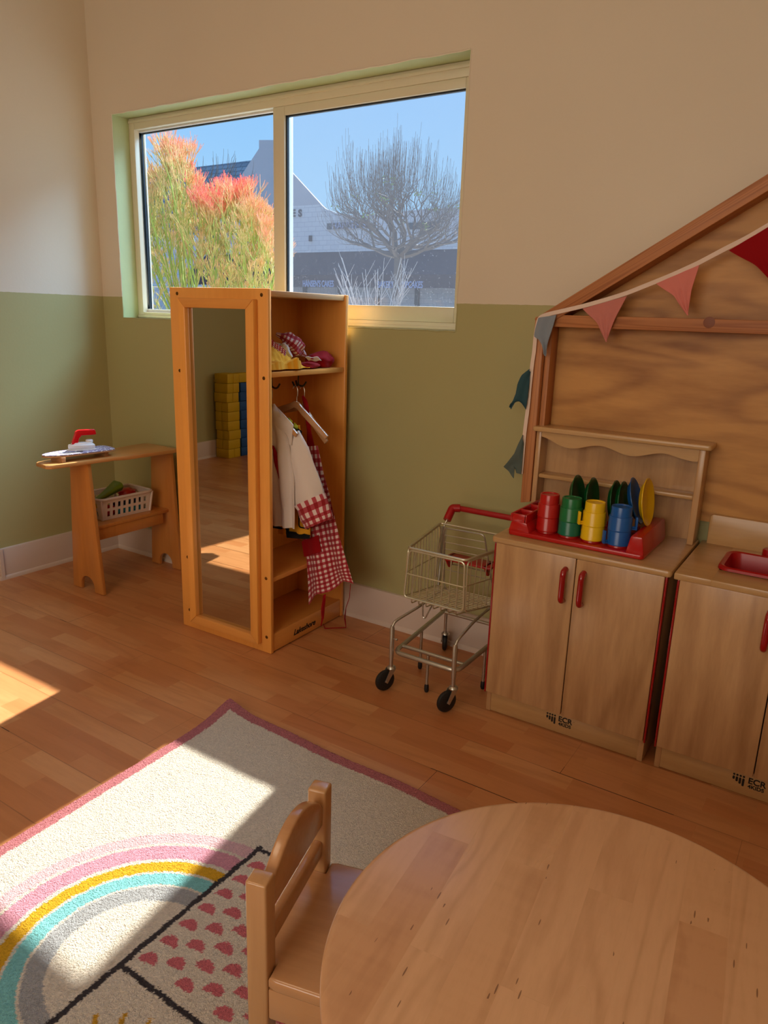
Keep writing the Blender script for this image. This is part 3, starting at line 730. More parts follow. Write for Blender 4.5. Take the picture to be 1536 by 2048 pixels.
# ---- toy ironing board
TB = wood('toy_board_wood', (200, 150, 104), (150, 98, 58), (1, 0.1, 1))
ib = thing('toy_ironing_board', 'small patterned white toy ironing board on two wooden blocks on the ironing table', 'toy ironing board', (0.43, -0.5, 0.612), 0)
bz = 0.634
pts = [(0.398, -0.652), (0.428, -0.660), (0.452, -0.640), (0.478, -0.590), (0.500, -0.480), (0.510, -0.380), (0.496, -0.350), (0.410, -0.338), (0.390, -0.352), (0.376, -0.48), (0.378, -0.60)]
pts = [(p.x, p.y) for p in fillet([(a, b, 0) for a, b in pts], 0.02, 3, True)]
bm = B(); prism(bm, pts, 2, bz, bz+0.006, 0.001); obj('board', bm, TB, ib, world=True)
t = NT('patterned_cover'); v = t.map(t.pos(True), (1, 1, 1), (0, 0, 0.6)); br = t.n('TexChecker'); br.inputs['Scale'].default_value = 95; t.l(v, br.inputs[0])
br.inputs['Color1'].default_value = lin((236, 234, 236)); br.inputs['Color2'].default_value = lin((150, 138, 168)); 
vv = t.n('TexVoronoi'); vv.inputs['Scale'].default_value = 95; t.l(v, vv.inputs['Vector'])
t.l(t.mix(t.math('GREATER_THAN', vv.outputs['Distance'], 0.38), lin((240, 238, 240)), lin((150, 138, 168))), t.b.inputs['Base Color'])
bm = B(); prism(bm, [(0.44+(x-0.44)*0.985, -0.5+(y+0.5)*0.985) for x, y in pts], 2, bz+0.006, bz+0.0105, 0.0015); obj('cover', bm, t.m, ib, 'white cover printed with a violet grey pattern', world=True)
for y in (-0.600, -0.390):
    bm = B(); box(bm, 0.400, 0.480, y-0.009, y+0.009, 0.612, bz, 0.001); obj('block_foot', bm, TB, ib, world=True)
# dark patch on the cover
bm = B(); prism(bm, [(0.432, -0.590), (0.466, -0.560), (0.472, -0.500), (0.452, -0.490)], 2, bz+0.0106, bz+0.0112); obj('cover_print', bm, plain('dark_print', (60, 56, 62), 0.7), ib, 'dark printed triangle', world=True)
# ---- toy iron
ir = thing('toy_iron', 'white toy iron with a red handle standing on the toy ironing board', 'toy iron', (0.425, -0.47, bz+0.011), math.radians(-20))
WP = plain('cool_white_plastic', (240, 240, 240), 0.3)
bm = B()
base = [(-0.030, 0.060), (0.030, 0.060), (0.034, 0.052), (0.034, -0.010), (0.024, -0.050), (0.006, -0.075), (-0.006, -0.075), (-0.024, -0.050), (-0.034, -0.010), (-0.034, 0.052)]
base = [(x*0.9, y*0.85) for x, y in base]
prism(bm, base, 2, 0.0, 0.005, 0.001); prism(bm, [(x*0.9, y*0.92) for x, y in base], 2, 0.005, 0.026, 0.006, seg=3); prism(bm, [(x*0.6, y*0.72) for x, y in base], 2, 0.024, 0.032, 0.003)
obj('body', bm, WP, ir)
bm = B(); lathe(bm, [(0, 0), (0.015, 0), (0.015, 0.010), (0.013, 0.012), (0, 0.0125)], (0, 0.030, 0.030), 24); obj('dial', bm, WP, ir)
prof = [(-0.046, 0.026), (-0.020, 0.026), (-0.013, 0.050), (-0.002, 0.062), (0.056, 0.062), (0.060, 0.066), (0.056, 0.084), (0.050, 0.087), (-0.014, 0.087), (-0.026, 0.080)]
bm = B(); prism(bm, prof, 0, -0.010, 0.010, 0.004, seg=3); obj('handle', bm, plain('bright_red_plastic', (214, 16, 26), 0.25), ir, 'red handle')
# ---- basket
bk = thing('storage_basket', 'white plastic basket with slotted sides on the shelf of the ironing table', 'basket', (0.36, -0.27, 0.307), math.radians(-3))
bx, by, bh = 0.082, 0.128, 0.098
WB = plain('basket_plastic', (222, 204, 192), 0.4)
def slotted(bm, a, b, z0, z1, tn, slots, rows):
    """wall from a to b (2-D, outward leaning with height) with slots cut as real holes"""
    a = Vector((a[0], a[1])); b = Vector((b[0], b[1])); L = (b-a).length; d = (b-a)/L; nrm = Vector((d.y, -d.x))
    us = [0]; 
    p = L/(slots+1.2); sw = p*0.5
    for i in range(slots): c = L*0.5+(i-(slots-1)/2)*p; us += [c-sw/2, c+sw/2]
    us.append(L); zs = [z0]; hz = (z1-z0)
    for r in rows: zs += [z0+hz*r[0], z0+hz*r[1]]
    zs.append(z1)
    for i in range(len(us)-1):
        for j in range(len(zs)-1):
            if i % 2 == 1 and j % 2 == 1: continue
            q = []
            for (u, z) in ((us[i], zs[j]), (us[i+1], zs[j]), (us[i+1], zs[j+1]), (us[i], zs[j+1])):
                le = (z-z0)*0.12; q.append((a+d*u+nrm*le, z))
            vs = [bm.verts.new((p_.x, p_.y, z)) for p_, z in q]+[bm.verts.new((p_.x-nrm.x*tn, p_.y-nrm.y*tn, z)) for p_, z in q]
            for f in ((0, 1, 2, 3), (7, 6, 5, 4), (0, 4, 5, 1), (1, 5, 6, 2), (2, 6, 7, 3), (3, 7, 4, 0)): bm.faces.new([vs[k] for k in f])
bm = B(); rows = [(0.16, 0.42), (0.55, 0.80)]
c4 = [(-bx, -by), (bx, -by), (bx, by), (-bx, by)]
for i, n_ in zip(range(4), (4, 8, 4, 8)): slotted(bm, c4[i], c4[(i+1) % 4], 0, bh, 0.003, n_, rows)
for sx_, sy_ in ((-1, -1), (1, -1), (1, 1), (-1, 1)): tube(bm, [(sx_*(bx-0.001), sy_*(by-0.001), 0.001), (sx_*(bx+0.010), sy_*(by+0.010), bh)], 0.006, 10)
box(bm, -bx, bx, -by, by, 0, 0.004, 0.001); obj('body', bm, WB, bk)
bm = B(); rr = [(x, y, bh+0.001) for x, y in rounded(-bx-0.014, bx+0.014, -by-0.014, by+0.014, 0.024)]
tube(bm, rr, 0.0065, 10, True); obj('rim', bm, WB, bk)
def in_basket(name, label, cat, bm, mat):
    bm.transform(rmat(bk)); return tag(obj(name, bm, mat, None, origin=rmat(bk) @ Vector((0, 0, 0.006))), label, cat)
LG = plain('leaf_green_plastic', (112, 140, 28), 0.4)
bm = B()
def leek(u, v):
    a = 2*PI*u; r = 0.016+0.024*v**1.5; k = 1+0.12*math.sin(a*3)
    p = Vector((0.030, -0.135, 0.078)).lerp(Vector((0.010, 0.012, 0.132)), v)
    return p+Vector((1, 0.0, 0))*(r*k*math.cos(a))+Vector((0, -0.25, 0.97))*(r*0.62*k*math.sin(a))
grid(bm, leek, 30, 16); in_basket('toy_corn_husk', 'green rounded toy vegetable lying across the white basket', 'toy vegetable', bm, LG)
bm = B(); blob(bm, (0.045, -0.075, 0.032), (0.026, 0.04, 0.026), 3, 0.15, 2, 3); in_basket('toy_pepper', 'red toy vegetable seen low through the slots of the white basket', 'toy vegetable', bm, M['red'])
bm = B(); box(bm, 0.030, 0.070, -0.040, 0.100, 0.006, 0.046, 0.006); in_basket('toy_box', 'light blue toy box seen through the lower slots of the white basket', 'toy', bm, plain('sky_blue_plastic', (60, 164, 196), 0.4))
bm = B(); box(bm, 0.022, 0.068, -0.050, 0.090, 0.050, 0.086, 0.008); in_basket('toy_purse', 'dark navy toy seen through the upper slots of the white basket', 'toy', bm, plain('navy_plastic', (34, 40, 70), 0.4))
bm = B(); blob(bm, (-0.02, 0.075, 0.084), (0.034, 0.045, 0.020), 7, 0.3, 2, 3); in_basket('toy_tomato', 'red toy behind the green vegetable at the back of the white basket', 'toy vegetable', bm, M['red'])
bm = B(); blob(bm, (-0.03, -0.07, 0.044), (0.036, 0.045, 0.03), 9, 0.2, 2, 3); in_basket('toy_cheese', 'yellow toy seen through the end slots of the white basket', 'toy food', bm, M['yellow'])
# ================================================================ shopping cart
ct = thing('toy_shopping_cart', 'childrens metal shopping cart with a red handle between wardrobe and cupboard', 'shopping cart', (2.16, -0.28, 0))
CXm = 2.192
def wires(nm, lst, r, mat=M['wire'], closed=False):
    bm = B()
    for p in lst: tube(bm, p, r, 6, closed)
    return obj(nm, bm, mat, ct, world=True)
# basket corner points: front (towards the room) and rear (towards the wall)
FTL, FTR = Vector((2.087, -0.45, 0.524)), Vector((2.297, -0.45, 0.524)); RTL, RTR = Vector((2.028, -0.13, 0.526)), Vector((2.352, -0.13, 0.526))
FBL, FBR = Vector((2.078, -0.45, 0.352)), Vector((2.298, -0.45, 0.352)); RBL, RBR = Vector((2.052, -0.15, 0.300)), Vector((2.330, -0.15, 0.300))
bm = B()
tube(bm, fillet([FTL, FTR, RTR, RTL], 0.014, 4, True), 0.0042, 8, True)
tube(bm, fillet([FTL+Vector((0.004, 0, -0.007)), FTR+Vector((-0.004, 0, -0.007)), FBR, FBL], 0.016, 4, True), 0.0034, 8, True)
tube(bm, fillet([FTR+Vector((0.003, 0.006, -0.006)), RTR+Vector((0, 0, -0.006)), RBR, FBR+Vector((0.003, 0.006, 0))], 0.014, 4, True), 0.0030, 8, True)
tube(bm, fillet([FTL+Vector((-0.003, 0.006, -0.006)), RTL+Vector((0, 0, -0.006)), RBL, FBL+Vector((-0.003, 0.006, 0))], 0.014, 4, True), 0.0030, 8, True)
bkt = obj('basket', bm, M['wire'], ct, world=True)
def lerp4(a, b, t): return a.lerp(b, t)
bm = B()
for i in range(1, 8):     # front uprights, running under the floor a little
    t = i/8; a = FTL.lerp(FTR, t); b = FBL.lerp(FBR, t)
    tube(bm, fillet([a+Vector((0, 0.003, -0.006)), b+Vector((0, 0.003, -0.018)), RBL.lerp(RBR, t)+Vector((0, 0, -0.002))], 0.01, 3), 0.0023, 6)
obj('front_grid', bm, M['wire'], bkt, world=True)
for nm, a0, a1, b0, b1 in (('side_grid', FTL, RTL, FBL, RBL), ('side_grid', FTR, RTR, FBR, RBR)):
    bm = B()
    for i in range(1, 11):
        t = i/11; tube(bm, [a0.lerp(a1, t), b0.lerp(b1, t)+Vector((0, 0, -0.004))], 0.0017, 6)
    for s in (0.5,): tube(bm, [a0.lerp(b0, s), a1.lerp(b1, s)], 0.0021, 6)
    obj(nm, bm, M['wire'], bkt, world=True)
bm = B()
tube(bm, [FTL.lerp(FBL, 0.52), FTR.lerp(FBR, 0.52)], 0.0023, 6)
for i in range(1, 13):
    t = i/13; tube(bm, [FBL.lerp(RBL, t), FBR.lerp(RBR, t)], 0.0019, 6)
obj('floor_grid', bm, M['wire'], bkt, world=True)
# child seat: hinged back grid, red flap
bm = B()
s0, s1, s2, s3 = Vector((2.085, -0.205, 0.535)), Vector((2.240, -0.205, 0.540)), Vector((2.270, -0.165, 0.33)), Vector((2.075, -0.165, 0.33))
tube(bm, fillet([s3, s0, s1, s2], 0.016, 4), 0.0028, 8)
for i in range(1, 7): t = i/7.5; tube(bm, [s0.lerp(s3, t), s1.lerp(s2, t)], 0.0017, 6)
tube(bm, [(2.075, -0.165, 0.33), (2.10, -0.20, 0.31), (2.12, -0.20, 0.30)], 0.0026, 6); tube(bm, [(2.27, -0.165, 0.33), (2.295, -0.20, 0.33), (2.30, -0.2, 0.30)], 0.0026, 6)
for i in range(6):
    t = i/5; tube(bm, [(2.040+0.02*t, -0.140, 0.52), (2.035+0.035*t, -0.165, 0.33)], 0.0015, 5)
obj('child_seat', bm, M['steel'], ct, world=True)
bm = B(); y0 = -0.215
prism(bm, [(2.095, 0.437), (2.275, 0.425), (2.300, 0.428), (2.300, 0.437), (2.275, 0.443), (2.250, 0.405), (2.244, 0.390), (2.238, 0.405), (2.232, 0.424), (2.118, 0.430), (2.112, 0.412), (2.104, 0.412), (2.100, 0.430)], 1, y0, y0+0.006, 0)
bm.free(); bm = B()
box(bm, 2.100, 2.285, -0.235, -0.160, 0.428, 0.436, 0.002)
for x in (2.112, 2.262): prism(bm, [(-0.235, 0.436), (-0.160, 0.436), (-0.190, 0.395), (-0.205, 0.395)], 0, x-0.004, x+0.004, 0.001)
obj('seat_flap', bm, M['darkred'], ct, 'red plastic seat flap', world=True)
# handle
bm = B(); hz = 0.575; hy = -0.075
tube(bm, [(2.070, hy, hz+0.003), (2.330, hy, hz+0.003)], 0.0105, 14); obj('handle_grip', bm, M['darkred'], ct, 'red handle grip', world=True)
for x in (2.052, 2.308):
    bm = B(); tube(bm, fillet([(x-0.002, hy-0.045, hz-0.036), (x+0.000, hy-0.012, hz+0.003), (x+0.026, hy, hz+0.004)], 0.006, 3), 0.0150, 14); obj('handle_elbow', bm, M['darkred'], ct, 'red handle elbow', world=True)
for x, xs in ((2.050, 2.045), (2.308, 2.335)):
    bm = B(); tube(bm, fillet([(x, hy-0.038, hz-0.030), (xs, -0.135, 0.515), (xs+0.004, -0.15, 0.40), (xs+0.012, -0.175, 0.285)], 0.02, 4), 0.0034, 8); obj('side_wire', bm, M['steel'], ct, world=True)
# chassis: posts, ring, cross bar, rails
PX0, PX1, PY = 2.037, 2.278, -0.45
def castor(x, y, ang, nm_post=None):
    """forked wheel on the floor under (x,y)"""
    c = Vector((x, y, 0)); d = Vector((math.cos(ang), math.sin(ang), 0)); n = Vector((-d.y, d.x, 0)); ax = c+d*0.026+Vector((0, 0, 0.0375))
    bm = B(); rot = n.to_track_quat('Z', 'Y').to_matrix().to_4x4()
    lathe(bm, [(0, -0.008), (0.012, -0.009), (0.030, -0.009), (0.0355, -0.006), (0.0375, 0), (0.0355, 0.006), (0.030, 0.009), (0.012, 0.009), (0, 0.008)], ax, 36, 0, rot)
    wh = obj('castor_wheel', bm, M['rubber'], ct, 'black rubber wheel', world=True)
    bm = B()
    for s in (-1, 1):
        q = [c+n*s*0.012+Vector((0, 0, 0.078))+d*(-0.010), c+n*s*0.012+Vector((0, 0, 0.078))+d*0.014, ax+n*s*0.0128+d*0.008+Vector((0, 0, 0.0)), ax+n*s*0.0128-d*0.003-Vector((0, 0, 0.008)), ax+n*s*0.0128-d*0.009+Vector((0, 0, 0.002))]
        a_ = [bm.verts.new(p) for p in q]; b_ = [bm.verts.new(p+n*s*0.0016) for p in q]; k = len(q)
        bm.faces.new(a_); bm.faces.new(b_)
        for i in range(k): bm.faces.new([a_[i], a_[(i+1) % k], b_[(i+1) % k], b_[i]])
    lathe(bm, [(0, 0.008), (0.010, 0.008), (0.015, 0.004), (0.016, 0), (0.010, -0.002), (0, -0.002)], c+Vector((0, 0, 0.078)), 22)
    lathe(bm, [(0, -0.0155), (0.004, -0.0155), (0.004, 0.0155), (0, 0.0155)], ax, 12, 0, rot)
    obj('axle_fork', bm, M['steel'], wh, 'steel fork', world=True)
castor(PX0, PY+0.004, math.radians(246)); castor(PX1, PY+0.004, math.radians(246)); castor(2.052, -0.085, math.radians(120)); castor(2.318, -0.085, math.radians(70))
for x in (2.050, 2.320):
    bm = B(); tube(bm, [(x, -0.085, 0.084), (x, -0.085, 0.20)], 0.0064, 10); obj('post', bm, M['steel'], ct, world=True)
for x in (PX0, PX1):
    bm = B(); tube(bm, [(x, PY, 0.084), (x, PY, 0.13)], 0.0066, 12); tube(bm, [(x, PY, 0.118), (x, PY, 0.226), (x, PY, 0.236)], [0.0082, 0.0082, 0.0058], 14); obj('post', bm, M['steel'], ct, world=True)

for x, xe in ((PX0, 2.082), (PX1, 2.292)):
    bm = B(); tube(bm, fillet([(x, PY, 0.232), (x+0.003, PY+0.010, 0.250), (xe, -0.35, 0.285), (xe, -0.16, 0.298)], 0.02, 4), 0.0048, 10); obj('support_rod', bm, M['steel'], ct, world=True)
bm = B(); zr = 0.140
tube(bm, fillet([(2.046, -0.095, 0.175), (2.046, -0.445, zr), (2.286, -0.445, zr), (2.316, -0.095, 0.175)], 0.03, 5), 0.0080, 12)
tube(bm, [(2.050, -0.398, zr+0.006), (2.286, -0.398, zr+0.006)], 0.0066, 12); tube(bm, [(2.050, -0.098, 0.172), (2.316, -0.098, 0.172)], 0.006, 10)
obj('chassis_ring', bm, M['steel'], ct, world=True)
bm = B(); tube(bm, [(PX0+0.006, PY, 0.19), (PX0+0.018, PY, 0.19)], 0.002, 8); lathe(bm, [(0, -0.003), (0.004, -0.003), (0.004, 0.003), (0, 0.003)], (PX0+0.019, PY, 0.19), 10, 0, Matrix.Rotation(PI/2, 4, 'Y')); obj('bolt', bm, M['steel'], ct, world=True)
for x, y, zt_ in ((2.152, -0.398, zr), (2.046, -0.262, 0.155), (2.300, -0.262, 0.155)):
    bm = B(); tube(bm, [(x, y, 0.03), (x, y, zt_)], 0.0056, 10); lg = obj('leg', bm, M['steel'], ct, world=True)
    bm = B(); lathe(bm, [(0, 0.001), (0.006, 0.003), (0.0082, 0.010), (0.0078, 0.026), (0.006, 0.032), (0, 0.032)], (x, y, 0), 16); obj('rubber_foot', bm, M['rubber'], lg, 'black rubber foot', world=True)
bm = B(); tube(bm, fillet([(2.10, -0.36, 0.305), (2.103, -0.36, 0.255), (2.112, -0.36, 0.250), (2.125, -0.36, 0.280), (2.125, -0.33, 0.300)], 0.008, 3), 0.0026, 6); obj('catch_wire', bm, M['steel'], ct, world=True)
bm = B(); tube(bm, [(2.260, -0.215, 0.305), (2.300, -0.20, 0.292), (2.338, -0.19, 0.300)], [0.006, 0.012, 0.012], 12); lathe(bm, [(0, -0.004), (0.016, -0.004), (0.016, 0.004), (0, 0.004)], (2.296, -0.218, 0.302), 18, 0, Matrix.Rotation(PI/2, 4, 'X')); obj('pivot', bm, M['steel'], ct, world=True)

# ================================================================ kitchen units
AX, AY, AW, AD, AH = 2.3537, -0.3982, 0.5359, 0.3862, 0.6033
def logo(x, z, y, parent):
    bm = B(); d = 0.0008
    for i, h in enumerate((0.010, 0.0145, 0.019, 0.0235)):
        cx = x-0.034+i*0.0082; top_ = z+0.006
        pts = rounded(cx-0.0029, cx+0.0029, top_-h, top_, 0.0028, 4); prism(bm, pts, 1, y-d, y)
        cz = top_+0.0055; prism(bm, [(cx+0.0030*math.cos(a), cz+0.0030*math.sin(a)) for a in [2*PI*k/14 for k in range(14)]], 1, y-d, y)
    text_on(bm, 'ECR', 0.0245, (x+0.024, y-d/2, z+0.0045), (1, 0, 0), (0, 0, 1), bold=0.0006, extrude=d/2)
    text_on(bm, '4KIDS', 0.0155, (x+0.0235, y-d/2, z-0.0125), (1, 0, 0), (0, 0, 1), bold=0.0004, extrude=d/2)
    prism(bm, [(x+0.052+0.0009*math.cos(a), z+0.009+0.0009*math.sin(a)) for a in [2*PI*k/10 for k in range(10)]], 1, y-d, y)
    return obj('logo', bm, M['black'], parent, 'black printed logo', world=True)
def unit(name, label, x0, handles):
    x1 = x0+AW; t = thing(name, label, 'play kitchen unit', (x0+AW/2, AY+AD/2, 0))
    fy = AY+0.016
    bm = B()
    for a, b in ((x0+0.014, x0+0.030), (x1-0.030, x1-0.014)): box(bm, a, b, fy+0.004, AY+AD-0.002, 0.0, 0.585, 0.002)
    box(bm, x0+0.03, x1-0.03, AY+AD-0.012, AY+AD-0.002, 0.03, 0.585); box(bm, x0+0.03, x1-0.03, fy+0.02, AY+AD-0.01, 0.060, 0.072)
    obj('body', bm, M['birch'], t, world=True)
    for a, b in ((x0+0.0095, x0+0.0155), (x1-0.0155, x1-0.0095)):
        bm = B(); box(bm, a, b, fy-0.010, fy+0.012, 0.070, 0.583, 0.002); obj('hinge_strip', bm, M['redh'], t, 'red hinge strip', world=True)
    bm = B(); box(bm, x0+0.016, x1-0.016, fy+0.006, fy+0.018, 0.002, 0.078, 0.002); kk = obj('kick_board', bm, M['birch_h'], t, world=True)
    logo(x0+0.258, 0.046, fy+0.0058, kk)
    mid = (x0+x1)/2+0.003
    for k, (a, b) in enumerate(((x0+0.0165, mid-0.0012), (mid+0.0012, x1-0.0165))):
        bm = B(); box(bm, a, b, fy-0.013, fy+0.004, 0.075, 0.584, 0.0025); d = obj('door', bm, M['birch'], t, world=True)
        hx = mid-0.029 if k == 0 else mid+0.026
        if handles[k]:
            bm = B(); hpts = [(hx, fy-0.013, 0.546), (hx, fy-0.030, 0.543), (hx, fy-0.034, 0.532), (hx, fy-0.034, 0.462), (hx, fy-0.030, 0.451), (hx, fy-0.013, 0.448)]
            tube(bm, fillet(hpts, 0.006, 3), 0.0090, 14); obj('handle', bm, M['redh'], d, 'glossy red handle', world=True)
    return t
# ---- cupboard with hutch
u1 = unit('play_cupboard', 'low birch play cupboard with two doors and a hutch, next to the shopping cart', AX, (1, 1))
def countertop(t, x0, hole=None):
    x1 = x0+AW; z0, z1 = AH-0.020, AH; bm = B()
    if hole is None:
        prism(bm, rounded(x0, x1, AY, AY+AD, 0.012), 2, z0, z1, 0.006)
    else:
        a, b, c, d = hole
        outer = rounded(x0, x1, AY, AY+AD, 0.012)
        box(bm, x0, a, AY, AY+AD, z0, z1, 0.004); box(bm, b, x1, AY, AY+AD, z0, z1, 0.004)
        box(bm, a-0.004, b+0.004, AY, c, z0, z1, 0.004); box(bm, a-0.004, b+0.004, d, AY+AD, z0, z1, 0.004)
    return obj('countertop', bm, M['birch_h'], t, world=True)
countertop(u1, AX)
HX0, HX1, HYF, HYB = 2.356, 2.884, -0.100, -0.030
for a, b in ((HX0, HX0+0.017), (HX1-0.019, HX1)):
    bm = B(); box(bm, a, b, HYF, HYB, AH, 0.897, 0.0025); obj('hutch_side', bm, M['birch'], u1, world=True)
bm = B(); box(bm, HX0+0.017, HX1-0.019, HYB-0.006, HYB, AH, 0.897); obj('hutch_back', bm, M['birch'], u1, world=True)
bm = B(); box(bm, HX0+0.017, HX1-0.019, HYF+0.004, HYB-0.006, 0.741, 0.755, 0.004); obj('hutch_shelf', bm, M['birch_h'], u1, world=True)
bm = B(); prism(bm, rounded(HX0-0.012, HX1+0.016, HYF-0.014, HYB+0.004, 0.010), 2, 0.897, 0.914, 0.005); obj('hutch_top', bm, M['birch_h'], u1, world=True)
n = 60; lo = []
for i in range(n+1):
    s = i/n; z = 0.866-0.0115*(1-math.cos(2*PI*s*3))/2*1.0 + (0.010 if s < 0.08 or s > 0.92 else 0.0)*0
    edge = min(s, 1-s); z = 0.862-0.010*math.sin(2*PI*(s*2.5-0.25)) ; z -= 0.008*max(0, 1-edge/0.12)*-1
    lo.append((HX0+0.017+(HX1-HX0-0.036)*s, z))
bm = B(); prism(bm, lo+[(HX1-0.019, 0.897), (HX0+0.017, 0.897)], 1, HYF+0.003, HYF+0.014, 0.0); obj('valance', bm, M['birch_h'], u1, 'wavy edged valance', world=True)
# ---- sink unit
SX = AX+AW+0.006; hole = (2.992, 3.330, -0.290, -0.112)
u2 = unit('play_sink_cabinet', 'low birch play sink cabinet with a red sink, right of the cupboard with the hutch', SX, (1, 1))
countertop(u2, SX, hole)
bm = B(); a, b, c, d = hole
rings = []
for (dx, z, r) in ((-0.008, AH+0.001, 0.030), (-0.007, AH+0.008, 0.030), (-0.001, AH+0.011, 0.028), (0.006, AH+0.008, 0.026), (0.010, AH-0.01, 0.026), (0.020, AH-0.075, 0.024), (0.034, AH-0.083, 0.02)):
    rings.append([bm.verts.new((x, y, z)) for x, y in rounded(a+dx, b-dx, c+dx, d-dx, r)])
for A_, B_ in zip(rings, rings[1:]):
    for k in range(len(A_)): bm.faces.new([A_[k], A_[(k+1) % len(A_)], B_[(k+1) % len(A_)], B_[k]])
bm.faces.new(rings[-1]); obj('sink_basin', bm, M['darkred'], u2, 'red plastic sink basin', world=True)
bm = B(); lathe(bm, [(0, 0), (0.020, 0), (0.020, 0.006), (0.014, 0.010), (0.013, 0.03), (0, 0.03)], (3.085, -0.070, AH), 20); tube(bm, fillet([(3.085, -0.070, AH+0.02), (3.085, -0.070, AH+0.085), (3.085, -0.12, AH+0.095), (3.085, -0.155, AH+0.062)], 0.03, 5), 0.010, 12)
bm.free(); bm = B(); FXX = 3.105
lathe(bm, [(0, 0), (0.021, 0), (0.021, 0.020), (0.018, 0.024), (0, 0.024)], (FXX-0.012, -0.078, AH), 20); lathe(bm, [(0, 0), (0.018, 0), (0.018, 0.02), (0, 0.02)], (FXX+0.11, -0.078, AH), 20)
box(bm, FXX-0.01, FXX+0.11, -0.088, -0.068, AH+0.001, AH+0.014, 0.004); tube(bm, fillet([(FXX+0.05, -0.078, AH+0.01), (FXX+0.05, -0.078, AH+0.10), (FXX+0.05, -0.14, AH+0.11), (FXX+0.05, -0.165, AH+0.07)], 0.03, 5), 0.009, 12)
obj('tap', bm, M['darkred'], u2, 'red plastic tap', world=True)
bm = B(); pts = rounded(SX+0.017, SX+AW-0.017, AH-0.01, AH+0.092, 0.012); prism(bm, pts, 1, -0.040, -0.026, 0.003); obj('splashback', bm, M['birch_h'], u2, world=True)

# ================================================================ dish rack, mugs, plates
tr = thing('dish_rack_tray', 'red plastic dish tray with raised ends, carrying mugs and plates on the cupboard', 'dish rack', (2.595, -0.215, AH))
TX0, TX1, TY0, TY1 = 2.386, 2.800, -0.352, -0.082; tz = AH
bm = B(); prism(bm, rounded(TX0, TX1, TY0, TY1, 0.012), 2, tz+0.0005, tz+0.015, 0.004)
obj('base', bm, M['red'], tr, world=True)
def endblock(bm, x0, x1, xi, h, holes):
    # x0 outer, x1 inner; flared foot
    y0, y1 = TY0+0.002, TY1-0.002
    s = 1 if x1 > x0 else -1
    pts = [(x0, tz+0.012), (x0+s*0.008, tz+h-0.004), (x0+s*0.011, tz+h), (x1-s*0.004, tz+h), (x1, tz+h-0.004), (x1+s*0.010, tz+0.014)]
    prism(bm, pts, 1, y0, y1, 0.004)
bm = B(); endblock(bm, TX0, TX0+0.060, 0, 0.046, 2)
for yy in (TY0+0.002, -0.286, -0.206, -0.126, TY1-0.010): box(bm, TX0+0.008, TX0+0.056, yy, yy+0.008, tz+0.044, tz+0.070, 0.002)
for xa, xb in ((TX0+0.005, TX0+0.013), (TX0+0.050, TX0+0.058)): box(bm, xa, xb, TY0+0.002, TY1-0.002, tz+0.044, tz+0.070, 0.002)
b1 = obj('end_block', bm, M['red'], tr, world=True)
bm = B(); endblock(bm, TX1, TX1-0.042, 0, 0.066, 2); obj('end_block', bm, M['red'], tr, world=True)
for y in (-0.225, -0.115):
    bm = B(); box(bm, TX0+0.072, TX0+0.350, y-0.013, y+0.013, tz+0.013, tz+0.018, 0.002)
    for i in range(9): box(bm, TX0+0.080+i*0.032, TX0+0.086+i*0.032, y-0.012, y+0.012, tz+0.014, tz+0.036, 0.002)
    obj('plate_ribs', bm, M['red'], tr, world=True)
MUGC = [(2.490, -0.290), (2.561, -0.292), (2.634, -0.297), (2.712, -0.298)]
bm = B()
for x, y in MUGC: lathe(bm, [(0, 0), (0.030, 0), (0.028, 0.006), (0.022, 0.007), (0, 0.007)], (x, y, tz+0.0145), 28)
obj('mug_seat', bm, M['red'], tr, world=True)
def make_mug(col, label):
    """upside-down stacking mug: wide rim part below, narrower foot above, slab handle"""
    t = thing('toy_mug', label, 'toy mug', (0, 0, 0), 0, 'plastic mugs stacked upside down on the red tray')
    bm = B(); lathe(bm, [(0.0318, 0.0), (0.0338, 0.0), (0.0342, 0.001), (0.0342, 0.003), (0.0338, 0.004), (0.0330, 0.0405), (0.0322, 0.0420), (0.0302, 0.0424), (0.0299, 0.044), (0.0292, 0.0690), (0.0284, 0.0708), (0.0245, 0.0700), (0.0235, 0.0680), (0, 0.0678), (0, 0.064), (0.026, 0.064), (0.0268, 0.043), (0.0300, 0.040), (0.0315, 0.0)], (0, 0, 0), 40)
    obj('cup', bm, M[col], t)
    bm = B(); box(bm, 0.032, 0.048, -0.004, 0.004, 0.001, 0.006, 0.0015); box(bm, 0.0425, 0.049, -0.0075, 0.0075, 0.001, 0.041, 0.0025); box(bm, 0.032, 0.044, -0.002, 0.002, 0.006, 0.012, 0.001)
    obj('handle', bm, M[col], t)
    return t
mz = tz+0.0215
spec = [('red', 'red', (24, 18), 'red plastic mug'), ('green', 'teal', (128, 20), 'green plastic mug'), ('yellow', 'yellow', (218, 118), 'yellow plastic mug'), ('blue', 'blue', (26, 222), 'blue plastic mug')]
for (cu, clo, ang, nm), (x, y) in zip(spec, MUGC):
    up_m = make_mug(cu, nm+', upper of its stack of two on the red tray')
    if clo == cu: lo_m = dup(up_m, (x, y, mz), math.radians(ang[1]), nm+', lower of its stack of two on the red tray')
    else:
        lo_m = make_mug(clo, 'bluish green plastic mug, lower of the green stack on the red tray'); lo_m.location = (x, y, mz); lo_m.rotation_euler = (0, 0, math.radians(ang[1]))
    up_m.location = (x, y, mz+0.0428); up_m.rotation_euler = (0, 0, math.radians(ang[0]))
